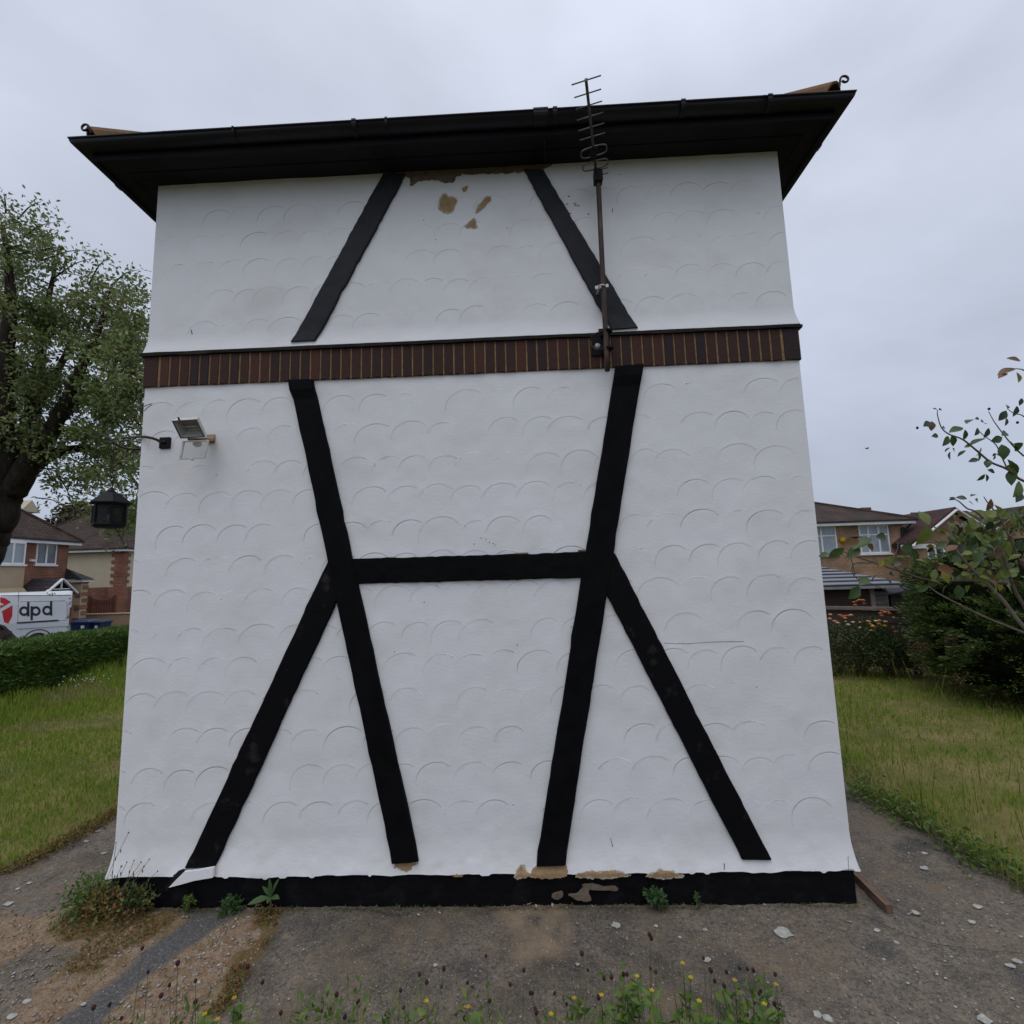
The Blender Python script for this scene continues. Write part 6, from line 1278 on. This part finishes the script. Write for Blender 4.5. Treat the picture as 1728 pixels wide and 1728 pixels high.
rose_bush(1500, 6.2, 'rose bush with yellow and orange blooms at the right end of the fence', 43, 1.1, .5, [(1488, 1031, 0), (1493, 1033, 3), (1486, 1035, 0), (1501, 1035, 0), (1499, 1032, 0), (1488, 1039, 4), (1508, 1042, 3), (1512, 1043, 4), (1478, 1048, 2), (1484, 1047, 3), (1494, 1049, 1), (1483, 1053, 0), (1468, 1053, 3), (1472, 1055, 3), (1473, 1057, 3), (1493, 1056, 3), (1507, 1059, 4), (1511, 1066, 4)], MBL)
t = thing('fern_clump', G(1508, 1140), 'clump of bright green ferny shoots in front of the fence by the conifer', 'plant'); c_ = G(1508, 1140); r_ = np.random.default_rng(3)
plant_leaves('leaf', [(c_[0]+r_.uniform(-.4, .4), c_[1]+r_.uniform(-.2, .2), r_.uniform(.1, .75)) for k in range(14)], [.2]*14, 60, .10, .025, M_WEEDD, t, 5, up_=.5)
t = thing('dry_bush', G(1525, 1150), 'dry brown twiggy bush at the foot of the conifer', 'plant'); c_ = G(1525, 1148)
plant_leaves('leaf', [(c_[0]+r_.uniform(-.35, .35), c_[1]+r_.uniform(-.2, .2), r_.uniform(.05, .45)) for k in range(10)], [.18]*10, 60, .05, .016, M_CONTIP, t, 6, up_=.3)

# ------------------------------------------------------------------ dark spreading conifer
con = thing('conifer_bush', (10.6, 5.0, 0), 'big dark green spreading conifer bush on the right lawn', 'conifer bush'); r_ = np.random.default_rng(88)
lobes = [(10.5, 4.7, 1.25, 1.45, 1.25), (9.85, 4.85, 1.4, .80, 1.02), (11.1, 4.0, 1.4, 1.6, 1.35), (9.75, 3.95, .8, .90, .80), (10.25, 3.5, .85, 1.1, .88), (11.7, 5.2, 1.5, 1.8, 1.25), (9.6, 4.7, .75, .62, .74)]
bC = MB()
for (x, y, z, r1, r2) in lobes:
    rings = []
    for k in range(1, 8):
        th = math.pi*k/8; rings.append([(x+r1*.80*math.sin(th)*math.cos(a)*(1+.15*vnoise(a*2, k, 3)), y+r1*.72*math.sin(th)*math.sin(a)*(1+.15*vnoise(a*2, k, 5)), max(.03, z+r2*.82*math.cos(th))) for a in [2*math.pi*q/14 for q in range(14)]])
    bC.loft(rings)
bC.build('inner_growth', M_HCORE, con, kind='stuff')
Ps, Ds = [], []
for (x, y, z, r1, r2) in lobes:
    for k in range(170):                                    # each spray is a drooping fan of small scales
        v = rdir(1, r_)[0]; 
        if v[2] < -.75: continue
        c_ = np.array([x, y, z])+v*np.array([r1, r1*.9, r2])*r_.uniform(.86, 1.04)
        if c_[2] < .06: c_[2] = r_.uniform(.06, .3)
        out = np.array([v[0], v[1], .25+.3*v[2]]); out /= np.linalg.norm(out); sdv_ = np.cross(out, (0, 0, 1)); sdv_ /= np.linalg.norm(sdv_); ln = r_.uniform(.22, .46); m_ = 52
        u = r_.random(m_); w_ = (r_.random(m_)-.5)*.62*(1-u*.75); P = c_+out*((u-.35)*ln)[:, None]+sdv_*(w_*ln)[:, None]+np.array([0, 0, 1])*(r_.normal(0, .03, m_)-.10*u*u+.05)[:, None]; Ps.append(P); Ds.append(out+sdv_*(w_*1.6)[:, None]+rdir(m_, r_)*.35)
LT = np.concatenate([np.full(len(p), int(r_.random() < .24)) for p in Ps]); P = np.concatenate(Ps); D = np.concatenate(Ds); keep = P[:, 2] > .02; P, D, LT = P[keep], D[keep], LT[keep]; n_ = len(P)
V, F = leaf_mesh(P, D, rdir(n_, r_, 1.1), r_.uniform(.045, .095, n_), r_.uniform(.016, .030, n_)); tri_mesh('foliage', V, F, [M_CONIF, M_CONLIGHT], con, mi=np.tile(LT, 2), kind='stuff')
Ps = []
for (a, c, y) in ((1548, 1095, 4.4), (1560, 1128, 4.2), (1620, 1145, 3.6), (1555, 1090, 4.4), (1605, 1080, 3.9)):
    Ps.append(Y(a, c, y)+r_.normal(0, .05, (60, 3)))
P = np.concatenate(Ps); V, F = leaf_mesh(P, rdir(len(P), r_), rdir(len(P), r_, .8), r_.uniform(.03, .06, len(P)), r_.uniform(.012, .02, len(P))); tri_mesh('browned_foliage', V, F, M_CONTIP, con, kind='stuff')

# ------------------------------------------------------------------ near rose at the right edge
M_CANE = mat('grey_brown_cane', (.075, .045, .035), (.13, .11, .09), scale=14, rough=.8, bump=.3, bscale=60); M_CANEG = mat('pale_grey_cane', (.20, .17, .14), (.13, .10, .08), scale=16, rough=.85)
RL = [mat('green_rose_leaf', (.042, .080, .020), (.065, .105, .026), scale=30, rough=.4, spec=.5, trans=.3, bump=.2, bscale=90), mat('light_green_rose_leaf', (.12, .165, .03), (.17, .20, .045), scale=30, rough=.42, spec=.5, trans=.35), mat('bronze_rose_leaf', (.20, .075, .028), (.13, .085, .028), scale=30, rough=.4, spec=.5, trans=.35), mat('dark_rose_leaf', (.022, .038, .016), (.035, .05, .02), scale=30, rough=.38, spec=.5, trans=.2), mat('yellow_rose_leaf', (.32, .25, .03), (.20, .19, .03), scale=30, rough=.45, trans=.35), mat('crimson_rose_leaf', (.085, .022, .018), (.07, .03, .02), scale=30, rough=.4, trans=.3)]
near = thing('climbing_rose', (6.1, -1.3, 0), 'tall rose with green, bronze and crimson leaves reaching in from the right edge', 'rose')
yr = -1.15
def cane(pts, r0, r1, mt=M_CANE, n_=5):
    C = curve([Y(a, c, yr+d) for a, c, d in pts], n_); MB().tube(C, list(np.linspace(r0, r1, len(C))), 7).build('cane', mt, near); return C
base_pts = [(6.1, -1.3, 0), (6.05, -1.28, .6)]
for (top, mid) in (((1760, 1075, .0), (5.9, -1.22, 1.2)), ((1790, 900, .05), (5.9, -1.15, 1.4)), ((1800, 760, -.05), (6.0, -1.2, 1.7))):
    e = Y(top[0], top[1], yr+top[2]); MB().tube(curve([base_pts[0], base_pts[1], mid, e], 5), list(np.linspace(.016, .008, 16)), 8).build('cane', M_CANE, near)
canes = [cane([(1790, 1110, 0), (1728, 1058, 0), (1690, 1010, -.02), (1640, 960, -.04), (1612, 925, -.05), (1600, 880, -.05)], .0085, .004, M_CANEG),
 cane([(1790, 1100, .02), (1728, 1068, .03), (1660, 1040, .05), (1590, 1005, .05), (1568, 990, .05)], .006, .002, M_CANEG),
 cane([(1760, 1075, 0), (1715, 1000, 0), (1700, 960, 0), (1680, 900, 0), (1650, 866, 0), (1632, 858, 0), (1618, 846, 0), (1603, 839, 0)], .007, .0016),
 cane([(1700, 985, 0), (1640, 980, .05), (1570, 979, .08), (1520, 965, .10), (1480, 951, .10), (1440, 938, .1), (1425, 932, .1)], .006, .0018),
 cane([(1520, 965, .10), (1505, 950, .1), (1515, 925, .1), (1513, 908, .1)], .0035, .0018), cane([(1470, 950, .1), (1440, 952, .1), (1443, 974, .1), (1470, 985, .1), (1500, 998, .1)], .003, .0016), cane([(1443, 970, .1), (1437, 945, .1), (1431, 932, .1)], .0025, .0015),
 cane([(1800, 830, 0), (1728, 812, 0), (1700, 792, 0), (1672, 780, 0), (1650, 762, 0), (1625, 742, 0), (1600, 732, 0), (1588, 720, 0), (1582, 700, 0), (1582, 692, 0)], .006, .0014),
 cane([(1700, 792, 0), (1690, 770, .02), (1680, 750, .03), (1660, 735, .03), (1650, 725, .03)], .003, .0014), cane([(1728, 770, .02), (1712, 755, .03), (1695, 735, .03), (1678, 712, .03), (1668, 694, .03)], .0035, .0013), cane([(1760, 735, 0), (1728, 703, 0), (1712, 698, 0), (1700, 690, 0)], .003, .0013),
 cane([(1800, 700, 0), (1745, 640, 0), (1728, 625, 0), (1715, 622, 0)], .004, .002), cane([(1728, 960, -.05), (1690, 880, -.05), (1668, 850, -.05), (1660, 838, -.05)], .004, .0015), cane([(1680, 900, .02), (1700, 880, .02), (1728, 862, .02)], .004, .002)]
lm = []
for k, mt in enumerate(RL):
    vs = []; fs = []; sec = ((0, .05), (.15, .52), (.38, .95), (.55, 1.0), (.75, .72), (.9, .32), (1, .02))
    for i, (u, w_) in enumerate(sec):
        z = -.22*u*u; vs += [(u, -w_*.27, z+.09*w_), (u, 0, z), (u, w_*.27, z+.09*w_)]
        if i: q = 3*i; fs += [(q-3, q-2, q+1, q), (q-2, q-1, q+2, q+1)]
    me = bpy.data.meshes.new('rose_leaf'); me.from_pydata(vs, [], fs); me.polygons.foreach_set('use_smooth', [True]*len(fs)); me.materials.append(mt); me.update(); lm.append(me)
rr_ = random.Random(21); toward = Vector(-_fw)
def rose_leaf(a, c, d, size_px, ang, mi, face=.6):
    p = Y(a, c, yr+d); sz = .82*size_px*np.dot(p-CP, _fw)/FPX; X_ = Vector(RX*math.cos(math.radians(ang))+UY*math.sin(math.radians(ang))+_fw*rr_.uniform(-.5, .5)).normalized()
    n_ = (toward*face+Vector((0, 0, 1))*(1-face)+Vector((rr_.uniform(-.5, .5), rr_.uniform(-.5, .5), rr_.uniform(-.3, .3)))); n_ = (n_-X_*n_.dot(X_)).normalized(); Yv = n_.cross(X_)
    o = bpy.data.objects.new('leaf', lm[mi]); link(o, near); o.location = Vector(p)-Vector(ROOT[near]); o.rotation_euler = Matrix((X_, Yv, n_)).transposed().to_euler(); o.scale = (sz, sz*rr_.uniform(.95, 1.3), sz)
# leaves read off the photograph: pixel, size, heading, colour
for (a, c, s_, an, mi) in ((1582, 692, 12, 160, 3), (1584, 692, 12, 20, 3), (1570, 713, 22, 200, 3), (1572, 711, 20, 260, 2), (1590, 722, 14, 10, 3), (1583, 735, 16, 185, 0), (1600, 736, 26, 235, 0), (1606, 734, 24, 285, 0), (1604, 755, 13, 215, 3), (1607, 756, 14, 320, 0), (1604, 762, 18, 270, 0), (1625, 722, 30, 190, 0), (1640, 708, 24, 195, 0), (1628, 725, 22, 275, 0), (1645, 707, 12, 10, 0), (1655, 712, 26, 5, 3), (1650, 722, 20, 240, 3), (1664, 740, 32, 195, 0), (1668, 722, 22, 280, 3), (1672, 745, 24, 20, 0), (1690, 735, 26, 25, 0), (1685, 710, 26, 55, 3), (1698, 705, 18, 300, 3), (1700, 690, 16, 60, 3), (1716, 685, 22, 280, 3), (1640, 750, 14, 200, 1), (1630, 760, 18, 215, 0), (1648, 758, 26, 300, 0), (1655, 755, 22, 250, 1), (1668, 775, 20, 240, 0), (1652, 775, 18, 190, 3), (1690, 750, 32, 270, 0), (1700, 745, 30, 340, 0), (1712, 748, 30, 330, 0), (1680, 765, 10, 215, 3), (1680, 766, 10, 330, 3), (1679, 768, 10, 260, 3), (1700, 775, 40, 310, 0), (1695, 790, 34, 350, 1), (1710, 790, 36, 250, 0), (1720, 812, 40, 240, 1), (1722, 830, 28, 230, 3), (1666, 793, 18, 345, 3), (1662, 800, 18, 235, 0), (1664, 800, 16, 280, 0), (1700, 630, 20, 200, 2), (1715, 622, 34, 190, 2), (1722, 610, 24, 150, 2), (1715, 628, 26, 320, 4), (1724, 672, 16, 250, 3),
 (1612, 840, 14, 195, 3), (1632, 842, 18, 160, 3), (1638, 838, 18, 25, 0), (1645, 843, 18, 345, 0), (1634, 846, 12, 330, 3), (1622, 865, 12, 240, 2), (1664, 862, 26, 70, 2), (1450, 912, 30, 195, 2), (1462, 918, 28, 330, 2), (1470, 908, 46, 200, 0), (1478, 905, 40, 350, 0), (1450, 925, 30, 215, 0), (1425, 925, 34, 220, 0), (1433, 940, 18, 265, 2), (1400, 935, 20, 190, 0), (1495, 940, 22, 330, 1), (1500, 945, 24, 220, 1), (1490, 945, 18, 230, 4), (1520, 925, 42, 355, 0), (1535, 925, 50, 300, 0), (1545, 920, 46, 70, 1), (1570, 890, 34, 250, 1), (1520, 948, 20, 200, 3), (1545, 945, 26, 355, 4), (1480, 970, 20, 240, 0), (1465, 975, 30, 200, 0), (1490, 972, 26, 330, 0), (1450, 990, 34, 225, 0), (1500, 970, 22, 10, 3)):
    rose_leaf(a, c, .08 if a < 1560 and c > 850 else 0, s_, an, mi)
for k in range(215):
    a = rr_.triangular(1540, 1760, 1690); c = rr_.uniform(862, 985) + (1728-a)*.10; mi = rr_.choices([0, 1, 2, 3, 4, 5], [3.5, 6.5, 2, 1.2, .8, 1.2])[0]
    rose_leaf(a, c, rr_.uniform(-.15, .25), rr_.uniform(14, 34), rr_.uniform(0, 360), mi, rr_.uniform(.2, .8))
for (a, c) in ((1669, 690), (1548, 722), (1717, 713)): MB().ball(Y(a, c, yr+.02), .0055, 8, 6, 1.2).build('rose_hip', M_BURNET, near)
p = Y(1432, 935, yr+.1); f = MB()
for k in range(6):
    an = k*1.05; e = RX*math.cos(an)+UY*math.sin(an); f.add([p, p+e*.012+UY*.006, p+e*.024, p+e*.012-UY*.004], [(0, 1, 2, 3)])
f.build('bloom', mat('pale_pink_rose', (.62, .36, .33), (.5, .28, .26), rough=.6, trans=.2), near)

# ------------------------------------------------------------------ bird far off in the sky
p = Y(1463, 757, 15); bd_ = thing('bird', p, 'tiny dark bird flying in the grey sky right of the white wall', 'bird')
MB().loft([[tuple(p+np.array([-.06+.13*u, .0, 0])+np.array([0, math.cos(a)*.022*s_, math.sin(a)*.022*s_])) for a in [k*1.047 for k in range(6)]] for u, s_ in ((0, .15), (.25, .8), (.55, 1), (.85, .6), (1, .1))], smooth=True).build('body', M_DARK, bd_)
for sg in (-1, 1): MB().loft([[tuple(p+np.array([.0, sg*.01, .005])), tuple(p+np.array([.035, sg*.01, .005])), tuple(p+np.array([.02, sg*.01, .012]))], [tuple(p+np.array([.0, sg*.07, .05])), tuple(p+np.array([.03, sg*.07, .05])), tuple(p+np.array([.015, sg*.07, .054]))], [tuple(p+np.array([-.04, sg*.12, .03])), tuple(p+np.array([-.03, sg*.12, .03])), tuple(p+np.array([-.035, sg*.12, .032]))]]).build('wing', M_DARK, bd_)

# moss, grit and crumbs gathered along the foot of the plinth, and paint flakes fallen below the worst patch
r_ = np.random.default_rng(71); n_ = 1500; xx = r_.uniform(.35, 4.75, n_); kp = fbm(xx*2.5, xx*0, 35) > .42; xx = xx[kp]; n_ = len(xx); P = np.stack([xx, -.035-np.abs(r_.normal(0, .018, n_)), .002+r_.random(n_)*.012], 1)
V, F = leaf_mesh(P, rdir(n_, r_, .4), rdir(n_, r_, 1), r_.uniform(.006, .018, n_), r_.uniform(.004, .009, n_)); o = tri_mesh('plinth_moss', V, F, [M_WEEDD, M_MOSS], mi=np.tile((r_.random(n_) < .5).astype(int), 2)); props(o, 'thin line of moss and crumbs along the foot of the black plinth', 'moss', kind='stuff')
b = MB(); rl = random.Random(12)
for (a, c) in ((905, 1530), (912, 1534), (926, 1522), (932, 1528), (945, 1526), (893, 1526), (958, 1533), (706, 1544), (742, 1541), (1000, 1530), (880, 1540), (1290, 1527)):
    q = G(a, c, .004); w_ = rl.uniform(.008, .022); an = rl.uniform(0, 3); ca, sa = math.cos(an)*w_, math.sin(an)*w_
    b.add([q+np.array([-ca, -sa, 0]), q+np.array([sa*.4, -ca*.4, .006]), q+np.array([ca, sa, .012*rl.random()]), q+np.array([-sa*.4, ca*.4, .003])], [(0, 1, 2, 3)])
o = b.build('paint_flake', M_OLDPAINT); props(o, 'curled pale paint flakes fallen on the concrete below the plinth', 'paint flakes', kind='stuff')
# hairline cracks across the slab
M_SLABCRACK = mat('dirt_filled_crack', (.03, .027, .023), (.05, .05, .02), scale=20, rough=1, spec=.05); V, F = [], []
for k_, pts in enumerate((((596, 1534), (640, 1540), (664, 1545), (700, 1541)), ((1455, 1545), (1530, 1580), (1600, 1600), (1728, 1612)), ((60, 1500), (110, 1470), (190, 1452)))):
    C = curve([G(a, c, 0) for a, c in pts], 14); 
    for i in range(len(C)):
        q = C[i]; t_ = C[min(i+1, len(C)-1)]-C[max(i-1, 0)]; nn = np.array([-t_[1], t_[0], 0]); nn /= np.linalg.norm(nn); off = nn*.012*(vnoise(i*.9, k_, 4)-.5); w_ = .0022*(.5+vnoise(i*1.3, k_, 9)); V += [q+off-nn*w_+np.array([0, 0, .0085]), q+off+nn*w_+np.array([0, 0, .0085])]
        if i: m_ = len(V); F.append((m_-4, m_-3, m_-1, m_-2))
o = tri_mesh('slab_crack', V, F, M_SLABCRACK, apron, kind='stuff')

b = MB(); rl = random.Random(31)
for (a, c) in ((217, 1405), (196, 1422), (214, 1455), (226, 1452), (238, 1455), (252, 1450), (266, 1470), (205, 1462), (243, 1462)):
    p = Y(a, c, -.09); q0 = G(rl.uniform(215, 255), 1505); q0[1] = -.1; b.tube(curve([q0, (q0+p)/2+np.array([rl.uniform(-.02, .02), 0, .02]), p], 4), .0014, 4); b.ball(p, rl.uniform(.004, .006), 6, 4, 1.2)
    for u in (.5, .75): e = q0+(p-q0)*u; b.add([e, e+np.array([.006, 0, .014]), e+np.array([.002, 0, .03]), e+np.array([-.004, 0, .014])], [(0, 1, 2, 3)])
o = b.build('dry_stalk', M_STALK); props(o, 'thin dry stalks standing out of the weed clump at the left wall corner', 'weed stalks', kind='stuff')
